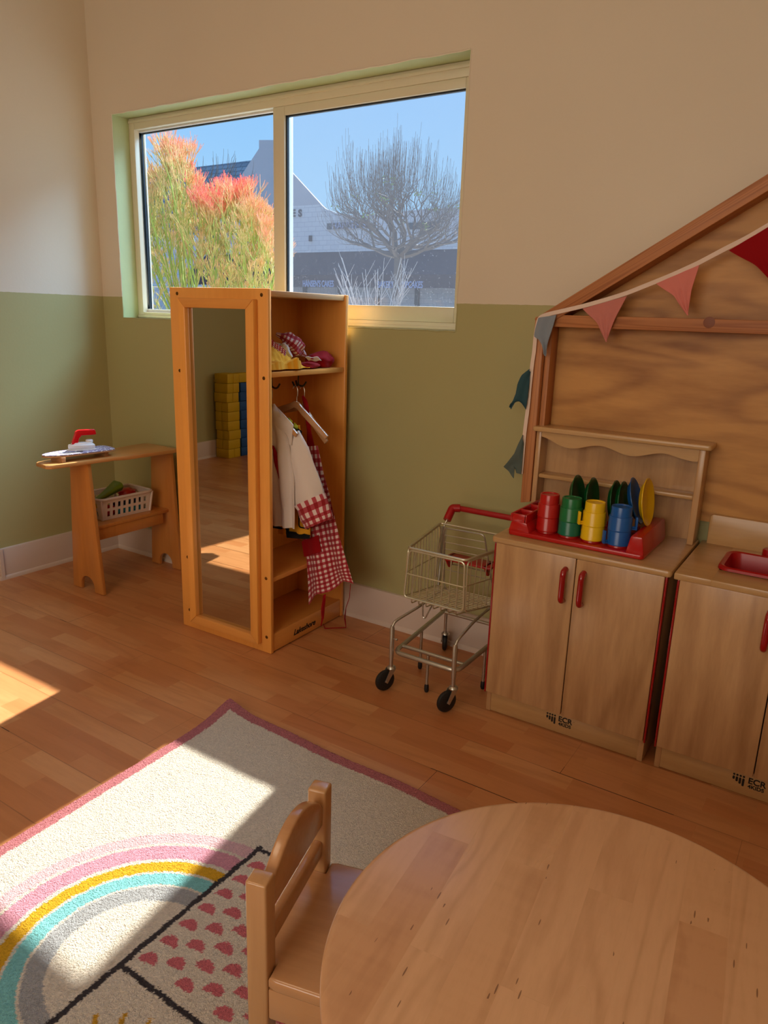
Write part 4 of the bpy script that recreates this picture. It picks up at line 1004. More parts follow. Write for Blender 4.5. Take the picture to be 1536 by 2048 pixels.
def make_plate(col, label):
    bm = B(); lathe(bm, [(0, 0), (0.040, 0), (0.052, 0.004), (0.064, 0.014), (0.070, 0.0165), (0.072, 0.0155), (0.072, 0.0140), (0.065, 0.0115), (0.054, 0.0015), (0.041, -0.0025), (0, -0.0025)], (0, 0, 0), 48)
    o = obj('toy_plate', bm, M[col]); tag(o, label, 'toy plate', 'plastic plates standing in the red tray'); return o
def place_plate(o, px, py, y, lean, yaw):
    # axis of plate along +x (facing right) turned by yaw about z and leaning by lean
    p = at(px, py, 1, y); R_1 = Matrix.Rotation(math.radians(yaw), 4, 'Z') @ Matrix.Rotation(math.radians(90-lean), 4, 'Y')
    o.location = p; o.rotation_euler = R_1.to_euler()
pg = make_plate('dgreen', 'dark green plastic plate, leftmost plate in the red tray'); place_plate(pg, 1148, 995, -0.185, 10, 2)
for px, py, lb, ln in ((1176, 1000, 'dark green plastic plate, second plate from the left in the red tray', 6), (1223, 1007, 'dark green plastic plate, third plate from the left in the red tray', 8), (1238, 1009, 'dark green plastic plate right behind the yellow mugs, fourth from the left', 8)):
    c = pg.copy(); C.objects.link(c); c['label'] = lb; place_plate(c, px, py, -0.185, ln, 2)
pb = make_plate('blue', 'blue plastic plate leaning behind the yellow plate'); place_plate(pb, 1264, 1003, -0.185, 18, 4)
py_ = make_plate('yellow', 'yellow plastic plate, rightmost plate in the red tray'); place_plate(py_, 1286, 1004, -0.195, 8, 0)

# ================================================================ playhouse front on the wall
ph = thing('playhouse_front', 'gabled playhouse facade of fir studs and plywood fixed to the wall behind the play kitchen', 'playhouse facade', (3.4, -0.05, 0.645))
FY, FB = -0.100, -0.020
bm = B(); prism(bm, [(2.318, 0.645), (2.318, 1.262), (2.352, 1.262), (2.352, 0.653)], 1, FY, FB, 0.002); obj('post', bm, M['pine_v'], ph, world=True)
bm = B(); box(bm, 4.45, 4.484, FY, FB, 0.645, 1.262, 0.002); obj('post', bm, M['pine_v'], ph, world=True)
bm = B(); box(bm, 2.354, 2.372, -0.080, FB, 0.652, 1.233, 0.0015); obj('inner_stud', bm, M['pine_v'], ph, world=True)
bm = B(); box(bm, 2.352, 4.45, FY+0.002, FB, 1.233, 1.270, 0.002); obj('cross_beam', bm, M['pine'], ph, world=True)
sl = 0.626; PXK = 3.40
def rz(x): return 1.256+(x-2.316)*sl
bm = B(); th = 0.046
R1 = [(2.316, rz(2.316)), (PXK, rz(PXK)), (PXK, rz(PXK)-th), (2.352, rz(2.352)-th+0.004)]
a_ = math.atan(sl); L = (PXK-2.316)/math.cos(a_)
m4 = Matrix.Translation((2.316, 0, 1.256)) @ Matrix.Rotation(-a_, 4, 'Y')
box(bm, 0.0, L, FY-0.002, FB, -0.039, 0.0, 0.002)
t1 = bpy.data.objects.new('rafter', mesh_of('rafter', bm, M['pine'])); C.objects.link(t1); t1.parent = ph; t1.matrix_local = rmat(ph).inverted() @ m4
bm = B(); box(bm, -L, 0, FY-0.002, FB, -0.039, 0.0, 0.002)
t2 = bpy.data.objects.new('rafter', mesh_of('rafter', bm, M['pine'])); C.objects.link(t2); t2.parent = ph; t2.matrix_local = rmat(ph).inverted() @ Matrix.Translation((2*PXK-2.316, 0, 1.256)) @ Matrix.Rotation(a_, 4, 'Y')
bm = B(); prism(bm, [(2.352, 1.270), (4.45, 1.270), (PXK, rz(PXK)-0.02)], 1, -0.020, -0.006); obj('plywood_panel', bm, M['plywood'], ph, 'triangular plywood gable', world=True)
bm = B(); box(bm, 2.372, 4.45, -0.020, -0.006, 0.665, 1.2335); obj('plywood_panel', bm, M['plywood'], ph, 'rectangular plywood panel', world=True)
# knot in the beam
bm = B(); k_ = at(1418, 645, 1, FY); lathe(bm, [(0, 0.0006), (0.006, 0.0008), (0.014, 0.0002), (0.016, 0)], (k_.x, FY+0.002, k_.z), 20, 0, Matrix.Rotation(PI/2, 4, 'X')); obj('knot', bm, plain('knot_wood', (128, 66, 28), 0.5), ph, 'dark knot', world=True)
# ---- bunting
bn = thing('bunting', 'string of muslin pennants on white tape pinned along the playhouse facade', 'bunting', (2.32, FY, 1.26))
YB = FY-0.006
def zpx(p): return (980+p[0]*0.36198, 320+p[1]*0.36198)
tp = [(1700, 255), (1620, 312), (1536, 362), (1420, 430), (1300, 490), (1150, 570), (1000, 638), (870, 690), (750, 738), (640, 772), (520, 806), (400, 834), (320, 852), (285, 864), (268, 882), (258, 930), (250, 985), (244, 1060), (234, 1120), (228, 1180), (219, 1260), (212, 1350), (200, 1440), (190, 1520), (182, 1620), (172, 1733)]
q = [at(*zpx(p), 1, YB) for p in tp]
def ribbon(bm, q, wd_, th_):
    n = len(q)-1; up0 = []
    for i, p in enumerate(q):
        d = (q[min(i+1, n)]-q[max(i-1, 0)]).normalized(); s = Vector((-d.z, 0, d.x)).normalized()
        up0.append(s)
    A_ = [[bm.verts.new(p+s*(wd_/2)*a+Vector((0, b*th_/2, 0))) for a, b in ((-1, -1), (1, -1), (1, 1), (-1, 1))] for p, s in zip(q, up0)]
    for X, Y in zip(A_, A_[1:]):
        for k in range(4): bm.faces.new([X[k], X[(k+1) % 4], Y[(k+1) % 4], Y[k]])
    bm.faces.new(A_[0]); bm.faces.new(A_[-1]); return bm
bm = B(); ribbon(bm, fillet(q, 0.02, 3), 0.0125, 0.0022); obj('tape', bm, M['c_tape'], bn, world=True, sharp=20)
def pennant(a, b, tip, mat, lb, bow=0.0, ctrl=None, yo=0.0, amp=0.003, bowr=0.0):
    A_, B_, T_ = [at(*zpx(p), 1, YB-0.001) for p in (a, b, tip)]
    T_ = T_+Vector((0, yo, 0))
    def fn(u, v):
        u2 = u; top_ = A_.lerp(B_, u2); p = top_.lerp(T_, v)
        ml = A_.lerp(T_, v); mr = B_.lerp(T_, v); d = (mr-ml)
        nrm = Vector((0, 0, 0))
        cen = (A_+B_+T_)/3; 
        # edges bow towards/away from the middle
        k = math.sin(v*PI)*(bow*(1-u)+bowr*u)
        p = p+(cen-p).normalized()*k if (cen-p).length > 1e-4 else p
        p.y += amp*math.sin(u*PI*5+v*2)*(0.3+v)*(1-v*0.6)-0.004*math.sin(v*PI)
        return p
    bm = B(); grid(bm, fn, 18, 18, 0.0016); o = obj('pennant', bm, mat, bn, lb, world=True); return o
pennant((1320, 500), (1640, 310), (1610, 720), M['c_red'], 'dark red pennant', 0.010)
pennant((918, 683), (1157, 580), (1093, 858), M['c_pink'], 'rose pink pennant', 0.010, bowr=0.004)
pennant((512, 822), (757, 752), (643, 1005), M['c_dusty'], 'dusty pink pennant', 0.011, bowr=0.003)
# grey-blue pennant drooping in two folds over the corner
def folded(outL, outR, mat, lb, yo=-0.004):
    L1 = [at(*zpx(p), 1, YB-0.002) for p in outL]; R1_ = [at(*zpx(p), 1, YB-0.002) for p in outR]
    def pl(q, t): s = t*(len(q)-1); i = min(int(s), len(q)-2); return q[i].lerp(q[i+1], s-i)
    bm = B(); grid(bm, lambda u, v: pl(L1, v).lerp(pl(R1_, v), u)+Vector((0, yo-0.004*math.sin(u*PI*2+v*2), 0)), 12, 20, 0.0018); return obj('pennant', bm, mat, bn, lb, world=True)
folded([(272, 872), (256, 930), (248, 975), (275, 990), (290, 1015), (298, 1045), (300, 1072), (308, 1083)], [(370, 856), (358, 900), (345, 945), (330, 990), (322, 1020), (318, 1050), (318, 1072), (313, 1084)], M['c_blue'], 'grey blue pennant folded over the corner')
folded([(222, 1156), (178, 1190), (158, 1235), (148, 1290), (132, 1330), (114, 1350), (110, 1365)], [(224, 1180), (220, 1250), (212, 1320), (203, 1378), (175, 1335), (150, 1328), (122, 1376)], M['c_teal'], 'dark teal pennant hanging beside the post')
folded([(186, 1518), (160, 1570), (140, 1620), (100, 1670), (80, 1692)], [(186, 1600), (176, 1735), (150, 1728), (142, 1700), (137, 1757)], M['c_slate'], 'slate grey pennant at the lower end of the tape')
# ================================================================ rug
RX0, RX1_, RY0, RY1_ = 1.690, 3.10, -2.45, -0.868
NX, NY = 560, 628
rs = np.random.RandomState(4)
gx = np.linspace(0, 1, NX+1); gy = np.linspace(0, 1, NY+1); GX, GY = np.meshgrid(gx, gy, indexing='ij')
X = RX0+(RX1_-RX0)*GX; Y = RY0+(RY1_-RY0)*GY
# the two visible edges are slightly wavy, the near corner curls up and out
e_top = 0.010*np.sin((X-1.7)*3.0)*0-0.028*(X-RX0)/(0.9)+0.012*np.exp(-((X-RX0)/0.10)**2)+0.004*np.sin(X*14)
e_top = e_top*np.clip((Y-(-1.5))/0.63, 0, 1)
e_left = (-0.014*np.exp(-((RY1_-Y)/0.12)**2)+0.022*np.clip((RY1_-Y)/0.8, 0, 1))*np.clip(1-(X-RX0)/0.4, 0, 1)
PXr = X+e_left; PYr = Y+e_top
curl = 0.020*np.exp(-(((X-RX0)/0.07)**2+((RY1_-Y)/0.09)**2))
th = 0.010+curl+rs.rand(*X.shape)*0.0028
edge = np.minimum(np.minimum(X-RX0, RX1_-X), np.minimum(Y-RY0, RY1_-Y)); th = np.where(edge < 0.004, 0.004+curl, th)
jx = X+rs.randn(*X.shape)*0.0011+0.0008*np.sin(Y*90)+e_left; jy = Y+rs.randn(*X.shape)*0.0011+0.0008*np.sin(X*80)+e_top
def L3(c): return np.array(lin(c)[:3])
col = np.empty(X.shape+(3,)); col[:] = L3((230, 216, 196)); col *= (1+0.08*rs.randn(*X.shape))[..., None]
def paint(mask, c, var=0.07): col[mask] = L3(c)*(1+var*rs.randn(mask.sum()))[:, None]
rr = np.hypot(jx-2.235, jy+1.690); left = jx < 2.218
for r_0, r_1, c in ((0.338, 0.372, (228, 184, 186)), (0.286, 0.330, (222, 154, 168)), (0.246, 0.276, (222, 168, 44)), (0.206, 0.240, (136, 202, 200)), (0.160, 0.200, (172, 170, 168))):
    paint(left & (rr > r_0) & (rr < r_1), c)
dark = (70, 64, 66)
paint((np.abs(jx-2.218) < 0.0065) & (jy < -1.300), dark); paint((np.abs(jy+1.305+0.006*np.sin((jx-2.2)*40)*(jx < 2.4)) < 0.0055) & (jx > 2.216), dark)
paint((np.abs(jy+1.706-(jx-2.22)*0.0) < 0.006) & (jx > 2.218), dark)
paint((np.abs(jx-2.66) < 0.006) & (jy < -1.3), dark)
for i in range(9):
    for j in range(8):
        cx = 2.254+i*0.0515; cy = -1.362-j*0.0515+(0.024 if i % 2 else 0)
        if cy < -1.695 or cy > -1.325: continue
        d = np.hypot(jx-cx, (jy-cy)); paint((d < 0.0205) & ((jy-cy) > -0.004+0.10*(jx-cx)) & (jx > 2.228) & (jy > -1.698), (214, 116, 122))
for k in range(14):
    a = math.radians(60+k*20); c0, s0 = math.cos(a), math.sin(a); u = (jx-2.385)*c0+(jy+1.895)*s0; v = -(jx-2.385)*s0+(jy+1.895)*c0
    paint((np.abs(v) < 0.0045) & (u > 0.105) & (u < 0.150) & (jy < -1.715) & (jx > 2.228), (212, 158, 50))
for cx in (2.30, 2.42, 2.55, 2.72, 2.9):
    d = np.hypot(jx-cx, jy+2.2); paint((np.abs(d-0.05) < 0.008), (136, 202, 200))
bw = np.minimum(jx-e_left-RX0, np.minimum(RY1_-(jy-e_top), np.minimum(RX1_-X, Y-RY0)))
paint(bw < 0.040, (196, 120, 122), 0.12)
me = bpy.data.meshes.new('rug'); nv = (NX+1)*(NY+1)
verts = np.stack([PXr, PYr, th], -1).reshape(-1, 3)
idx = np.arange(nv).reshape(NX+1, NY+1); quads = np.stack([idx[:-1, :-1], idx[1:, :-1], idx[1:, 1:], idx[:-1, 1:]], -1).reshape(-1, 4)
# rim down to the floor
bord = np.concatenate([idx[:, 0], idx[-1, 1:], idx[-2::-1, -1], idx[0, -2:0:-1]]); low = verts[bord].copy(); low[:, 2] = np.maximum(0.0008, low[:, 2]-0.006)
bi = np.arange(len(bord))+nv; nx_ = np.roll(np.arange(len(bord)), -1)
rim = np.stack([bord[nx_], bord, bi, bi[nx_]], -1)
allv = np.concatenate([verts, low]); allq = np.concatenate([quads, rim])
me.vertices.add(len(allv)); me.vertices.foreach_set('co', allv.astype('f').ravel())
me.loops.add(allq.size); me.loops.foreach_set('vertex_index', allq.astype('i').ravel())
me.polygons.add(len(allq)); me.polygons.foreach_set('loop_start', np.arange(0, allq.size, 4, dtype='i')); me.polygons.foreach_set('loop_total', np.full(len(allq), 4, dtype='i'))
me.update(calc_edges=True); me.validate()
ca = me.color_attributes.new('col', 'FLOAT_COLOR', 'POINT')
cc = np.ones((len(allv), 4), 'f'); cc[:nv, :3] = np.clip(col.reshape(-1, 3), 0, 1); cc[nv:, :3] = L3((150, 96, 100)); ca.data.foreach_set('color', cc.ravel())
me.materials.append(M['rug']); rug = bpy.data.objects.new('shag_rug', me); C.objects.link(rug)
tag(rug, 'cream shag rug with pink border, rainbow and pink half moons, partly sunlit', 'rug')

# ================================================================ round table
TCX, TCY, TRR, TZ = 3.090, -1.654, 0.3345, 0.480
a0, a1 = at(1262, 1640, 2, TZ), at(1170, 1961, 2, TZ); tang = math.atan2(a0.y-a1.y, a0.x-a1.x)
tb = thing('round_table', 'round childrens table of pale maple strips in the foreground', 'table', (TCX, TCY, 0), tang)
t = NT('maple_strips'); p = t.pos(True); s = t.n('SeparateXYZ'); t.l(p, s.inputs[0])
br = t.n('TexBrick', offset=0.43, offset_frequency=2); t.l(t.map(p, (1, 1, 1), (0, 0, 0), (0.07, 0.0235, 0)), br.inputs['Vector'])
br.inputs['Color1'].default_value = (0, 0, 0, 1); br.inputs['Color2'].default_value = (1, 1, 1, 1); br.inputs['Mortar'].default_value = (0.5, 0.5, 0.5, 1)
for k, v in (('Scale', 1.0), ('Mortar Size', 0.0002), ('Brick Width', 0.37), ('Row Height', 0.060)): br.inputs[k].default_value = v
rnd = br.outputs['Color']
cv = t.n('CombineXYZ'); t.l(t.math('MULTIPLY', s.outputs['X'], 0.16), cv.inputs[0]); t.l(s.outputs['Y'], cv.inputs[1]); t.l(t.math('MULTIPLY', rnd, 5.0), cv.inputs[2])
n1 = t.noise(cv.outputs[0], 9, 2, 0.5, 0.5); ring = t.math('POWER', t.math('MULTIPLY_ADD', t.math('SINE', t.math('MULTIPLY', n1, 34)), 0.5, 0.5), 4)
n2 = t.noise(cv.outputs[0], 120, 4, 0.6)
fig = t.noise(t.map(p, (14, 1.5, 1)), 3, 2)   # cross figure, only on the darker strips
base = t.ramp(rnd, [(0.0, lin((228, 182, 140))), (0.7, lin((223, 176, 133))), (0.86, lin((216, 167, 124))), (1.0, lin((210, 158, 116)))])
f = t.math('ADD', t.math('MULTIPLY', ring, 0.2), t.math('MULTIPLY', t.math('SUBTRACT', n2, 0.42), 0.35))
f = t.math('ADD', f, t.math('MULTIPLY', t.math('MULTIPLY', t.math('SUBTRACT', fig, 0.5), rnd), 0.5))
cl = t.n('Clamp'); t.l(f, cl.inputs[0]); colr = t.mix(cl.outputs[0], base, lin((160, 104, 62)))
vo = t.n('TexVoronoi'); vo.inputs['Scale'].default_value = 26; t.l(t.map(p, (0.55, 4.2, 1)), vo.inputs['Vector'])
fl_ = t.math('MULTIPLY', t.math('LESS_THAN', vo.outputs['Distance'], 0.115), t.math('GREATER_THAN', t.noise(p, 17, 2), 0.56))
t.l(t.mix(t.math('MULTIPLY', fl_, 0.75), colr, lin((104, 60, 30))), t.b.inputs['Base Color'])
v2 = t.n('TexVoronoi'); v2.inputs['Scale'].default_value = 55; t.l(p, v2.inputs['Vector'])
dent = t.math('MULTIPLY', t.math('LESS_THAN', v2.outputs['Distance'], 0.13), t.math('GREATER_THAN', t.noise(p, 9, 1), 0.55))
t.bump(t.math('ADD', t.math('MULTIPLY', n2, 0.12), t.math('MULTIPLY', dent, -1.0)), 0.2, 0.001)
t.l(t.math('MULTIPLY_ADD', n1, 0.15, 0.22), t.b.inputs['Roughness']); t.b.inputs['Coat Weight'].default_value = 0.25; t.b.inputs['Coat Roughness'].default_value = 0.2
bm = B(); R_t = TRR; z1 = TZ; z0 = TZ-0.021
lathe(bm, [(0, z1), (R_t-0.010, z1), (R_t-0.005, z1-0.0012), (R_t-0.001, z1-0.0045), (R_t, z1-0.008), (R_t, z0+0.006), (R_t-0.002, z0+0.002), (R_t-0.006, z0), (0, z0)], (0, 0, 0), 160); obj('tabletop', bm, t.m, tb, sharp=60)
bm = B(); lathe(bm, [(R_t-0.075, z0), (R_t-0.075, z0-0.05), (R_t-0.090, z0-0.05), (R_t-0.090, z0)], (0, 0, 0), 80); obj('apron_ring', bm, M['chair_h'], tb)
for k in range(4):
    a = PI/4+k*PI/2-0.3; x, y = math.cos(a)*(R_t-0.095), math.sin(a)*(R_t-0.095)
    bm = B(); lathe(bm, [(0, z0), (0.020, z0), (0.020, 0.02), (0.017, 0.0145), (0, 0.0145)], (x, y, 0), 20); obj('leg', bm, M['chair'], tb)

# ================================================================ child's chair
Pn, Pf = Vector((2.648, -1.768, 0)), Vector((2.588, -1.555, 0)); dv = (Pf-Pn).normalized(); hw = (Pf-Pn).length/2
cr = math.atan2(-dv.x, dv.y)           # local y = along the back, local x = forward
mid = (Pn+Pf)/2
ch = thing('toddler_chair', 'small lacquered wooden toddler chair with an arched back rail pushed up to the round table', 'chair', (mid.x, mid.y, 0), cr)
FZ = 0.0145
for s in (-1, 1):
    bm = B(); box(bm, -0.0165, 0.0165, s*hw-0.0155, s*hw+0.0155, FZ, 0.480, 0.004, 3); obj('leg', bm, M['chair'], ch)
    bm = B(); box(bm, 0.205, 0.235, s*(hw+0.008)-0.014, s*(hw+0.008)+0.014, FZ, 0.300, 0.004, 3); obj('leg', bm, M['chair'], ch)
bm = B(); w_ = hw-0.0155+0.002
seat = [(-0.016, -w_), (0.0175, -w_), (0.0175, -w_-0.026), (0.030, -w_-0.030), (0.235, -w_-0.034), (0.250, -w_-0.020), (0.250, w_+0.020), (0.235, w_+0.034), (0.030, w_+0.030), (0.0175, w_+0.026), (0.0175, w_), (-0.016, w_)]
prism(bm, seat, 2, 0.300, 0.322, 0.006, seg=3); obj('seat', bm, M['chair_h'], ch)
for s in (-1, 1):
    bm = B(); box(bm, 0.0165, 0.205, s*(hw+0.004)-0.009, s*(hw+0.004)+0.009, 0.245, 0.300, 0.003); obj('seat_rail', bm, M['chair_h'], ch)
bm = B(); box(bm, -0.006, 0.010, -w_, w_, 0.245, 0.300, 0.003); obj('seat_rail', bm, M['chair_h'], ch)
bm = B(); box(bm, -0.005, 0.012, -w_, w_, 0.352, 0.384, 0.005, 3); obj('back_slat', bm, M['chair_h'], ch)
n = 24; arc = [(-w_+2*w_*i/n, 0.452+0.050*math.sin(PI*i/n)**0.8) for i in range(n+1)]
bm = B(); prism(bm, arc+[(w_, 0.414), (-w_, 0.414)], 0, -0.007, 0.012, 0.004, seg=3); obj('top_rail', bm, M['chair_h'], ch, 'arched top rail')

# ================================================================ cardboard bricks (seen in the wardrobe mirror)
def make_brick(mat, w_, d_, h_, label, group, loc, rot):
    bm = B(); box(bm, -w_/2, w_/2, -d_/2, d_/2, 0, h_, 0.0045)
    o = obj('cardboard_brick', bm, mat, None); o.location = loc; o.rotation_euler = (0, 0, rot); tag(o, label, 'toy brick', group); return o
random.seed(11); hb = 0.0812
cx_, cy_ = -1.301, -3.328           # centre of the yellow pile, two bricks to a course, laid crosswise
ordn = ['bottom', 'second', 'third', 'fourth', 'fifth', 'sixth', 'seventh', 'eighth', 'top']
yproto = make_brick(M['ybrick'], 0.148, 0.073, hb-0.002, '', 'yellow cardboard bricks in the mirror', (0, 0, 0), 0); used = False
bproto = make_brick(M['bbrick'], 0.148, 0.148, hb-0.002, '', 'blue cardboard bricks in the mirror', (0, 0, 0), 0); busd = False
for r in range(9):
    along_x = r in (0, 6, 7, 8)
    j = random.uniform(-0.006, 0.006)
    for k, s_ in enumerate((-1, 1)):
        c = yproto if not used else yproto.copy()
        if used: C.objects.link(c)
        used = True
        c.location = (cx_+(0 if along_x else s_*0.0375)+j, cy_+(s_*0.0375 if along_x else 0)-j, r*hb); c.rotation_euler = (0, 0, 0 if along_x else PI/2)
        side = ('nearer the blue column' if s_ < 0 else 'away from the blue column') if along_x else ('beside the wall' if s_ < 0 else 'away from the wall')
        c['label'] = 'yellow cardboard brick in the mirror, %s course, %s' % (ordn[r], side)
    if r < 8:
        c = bproto if not busd else bproto.copy()
        if busd: C.objects.link(c)
        busd = True
        c.location = (cx_+0.006*math.sin(r*2.1), cy_-0.162, r*hb); c['label'] = 'blue cardboard brick in the mirror, %s course' % (ordn[r] if r < 7 else 'topmost blue')
    else:
        c = yproto.copy(); C.objects.link(c); c.location = (cx_+0.03, cy_-0.165, r*hb); c.rotation_euler = (0, 0, PI/2+0.05); c['label'] = 'yellow cardboard brick in the mirror, lying on the blue column'

# ================================================================ outdoors
bm = B(); box(bm, -70, 40, 0.165, 90, -0.30, -0.05); o = struct('ground', bm, plain('asphalt', (150, 148, 146), 0.9, 0, 0.2, 0.4, 30))
# ---- firestick shrub close to the window
random.seed(21)
sil = [(-2.15, 1.9), (-2.05, 2.12), (-1.95, 2.28), (-1.87, 2.36), (-1.76, 2.50), (-1.66, 2.54), (-1.56, 2.46), (-1.50, 2.33), (-1.38, 2.16), (-1.27, 2.10), (-1.16, 2.19), (-1.05, 2.21), (-0.93, 2.16), (-0.83, 2.03), (-0.74, 1.90), (-0.64, 1.78), (-0.54, 1.62), (-0.44, 1.44), (-0.34, 1.33)]
def top_at(x): return float(np.interp(x, [a for a, b in sil], [b for a, b in sil]))
V_, Fc, Cl = [], [], []
def twig(p, q, r_0, r_1, c0, c1, n=4, bend=None):
    """tapering square-section twig with colour from c0 to c1"""
    base = len(V_); d = (q-p).normalized(); u = d.cross(Vector((0.3, 1, 0.2))).normalized(); v = d.cross(u); K = 4
    bend = bend or Vector((0, 0, 0))
    for i in range(n+1):
        t = i/n; c = p.lerp(q, t)+bend*math.sin(t*PI)*0.5; r = r_0+(r_1-r_0)*t
        for k in range(K):
            a = 2*PI*k/K; V_.append(c+u*(r*math.cos(a))+v*(r*math.sin(a))); Cl.append([c0[m]*(1-t)+c1[m]*t for m in range(3)]+[1])
    for i in range(n):
        for k in range(K): Fc.append((base+i*K+k, base+i*K+(k+1) % K, base+(i+1)*K+(k+1) % K, base+(i+1)*K+k))
    return q
GRN = lin((160, 172, 84))[:3]; YEL = lin((206, 196, 112))[:3]; ORG = lin((240, 184, 134))[:3]; RED = lin((240, 104, 94))[:3]
def mixc(a, b, t): return [a[i]*(1-t)+b[i]*t for i in range(3)]
def fan(p, d, L, lev, hot):
    """forking pencil twigs that curve upwards"""
    q = p+d*L; upb = Vector((0, 0, 1))*L*0.12
    k = lev/3
    c0 = mixc(GRN, mixc(GRN, ORG, hot), 1-k if k < 1 else 0); c1 = mixc(GRN, mixc(mixc(YEL, ORG, min(1, 0.35+hot*2)), RED, max(0, hot*1.3-0.2)), min(1, 1.15-k))
    twig(p, q, 0.0021+0.0009*lev, 0.0017+0.0008*lev, c0, c1, 3, -upb)
    if lev <= 0: return
    for _ in range(random.choice((2, 3, 3)) if lev > 1 else random.choice((2, 3, 4))):
        a = random.uniform(0, 2*PI); sp = random.uniform(0.22, 0.50)
        nd = (d+Vector((math.cos(a)*sp, math.sin(a)*sp*0.8, random.uniform(0.0, 0.35)))).normalized()
        fan(q, nd, L*random.uniform(0.85, 1.15), lev-1, hot)
base_pt = Vector((-1.25, 2.05, -0.05)); count = 0
stems = [(Vector((x, y, 0.9))) for x, y in ((-1.65, 2.05), (-1.25, 1.9), (-0.9, 2.1), (-1.4, 2.4), (-0.7, 2.3))]
for s_ in stems:
    twig(base_pt, s_, 0.03, 0.018, GRN, GRN, 6, Vector(((s_.x+1.25)*0.2, 0, 0)))
while count < 620:
    y = random.uniform(1.72, 2.50); x = random.uniform(-2.2-(y-2)*0.9, -0.62-(y-2)*0.95); depth = abs(y-2.1)/0.5
    xs_ = x+(y-2)*0.95; zt = top_at(xs_)+0.03+(y-2)*0.18-0.08*depth*random.random()
    z = zt-0.25-abs(random.gauss(0, 0.45)) if count % 3 else zt-0.22-random.uniform(0, 0.06)
    if z < 0.95: z = random.uniform(0.95, zt-0.2)
    hot = 0.6 if ((-1.75 < x < -1.0 or -0.7 < x) and zt-z < 0.29) else (0.30 if zt-z < 0.38 else 0.10+0.20*random.random())
    if -1.5 < xs_ < -0.9 and zt-z < 0.29: hot = 0.95
    if x < -1.85: hot *= 0.4
    wide = 0.25 if zt-z < 0.3 else 0.85
    lean = Vector(((x+1.25)*0.25+random.uniform(-wide, wide), random.uniform(-0.5, 0.4), 1)).normalized()
    p = Vector((x, y, z)); fan(p, lean, random.uniform(0.050, 0.078), 3, hot)
    s_ = min(stems, key=lambda q_: (q_-p).length); 
    if random.random() < 0.10: twig(s_.lerp(p, 0.25), p, 0.009, 0.006, GRN, GRN, 4, Vector((0, 0, -0.06)))
    count += 1
# a few low twigs that reach past the window post
for _ in range(7):
    p = Vector((random.uniform(-0.42, -0.36), random.uniform(1.9, 2.1), 1.26)); fan(p, Vector((0.25, 0, 1)).normalized(), 0.035, 2, 0.9)
me = bpy.data.meshes.new('firestick_shrub'); me.from_pydata([tuple(v) for v in V_], [], Fc); ca = me.color_attributes.new('col', 'FLOAT_COLOR', 'POINT'); ca.data.foreach_set('color', np.array(Cl, 'f').ravel())
for pl in me.polygons: pl.use_smooth = True
me.materials.append(M['bush']); fb = bpy.data.objects.new('firestick_shrub', me); C.objects.link(fb); tag(fb, 'dense firestick shrub with coral red tips and green stems just outside the left window pane', 'shrub')
# ---- chain link fence behind it
fn_ = thing('chain_link_fence', 'low chain link fence behind the firestick shrub', 'fence', (-4.4, 4.0, -0.05))
bm = B(); fy_ = 4.0
for i in range(22):
    x = -6.0+i*0.10
    tube(bm, [(x, fy_, 0.0), (x+1.25, fy_, 1.5)], 0.0025, 4, caps=False); tube(bm, [(x+1.25, fy_, 0.0), (x, fy_, 1.5)], 0.0025, 4, caps=False)
obj('mesh', bm, M['steel'], fn_, world=True)
for x in (-5.9, -2.75):
    bm = B(); tube(bm, [(x, fy_, -0.05), (x, fy_, 1.55)], 0.025, 8); obj('post', bm, M['steel'], fn_, world=True)
bm = B(); tube(bm, [(-6.0, fy_, 1.52), (-2.7, fy_, 1.52)], 0.018, 8); obj('top_rail', bm, M['steel'], fn_, world=True)
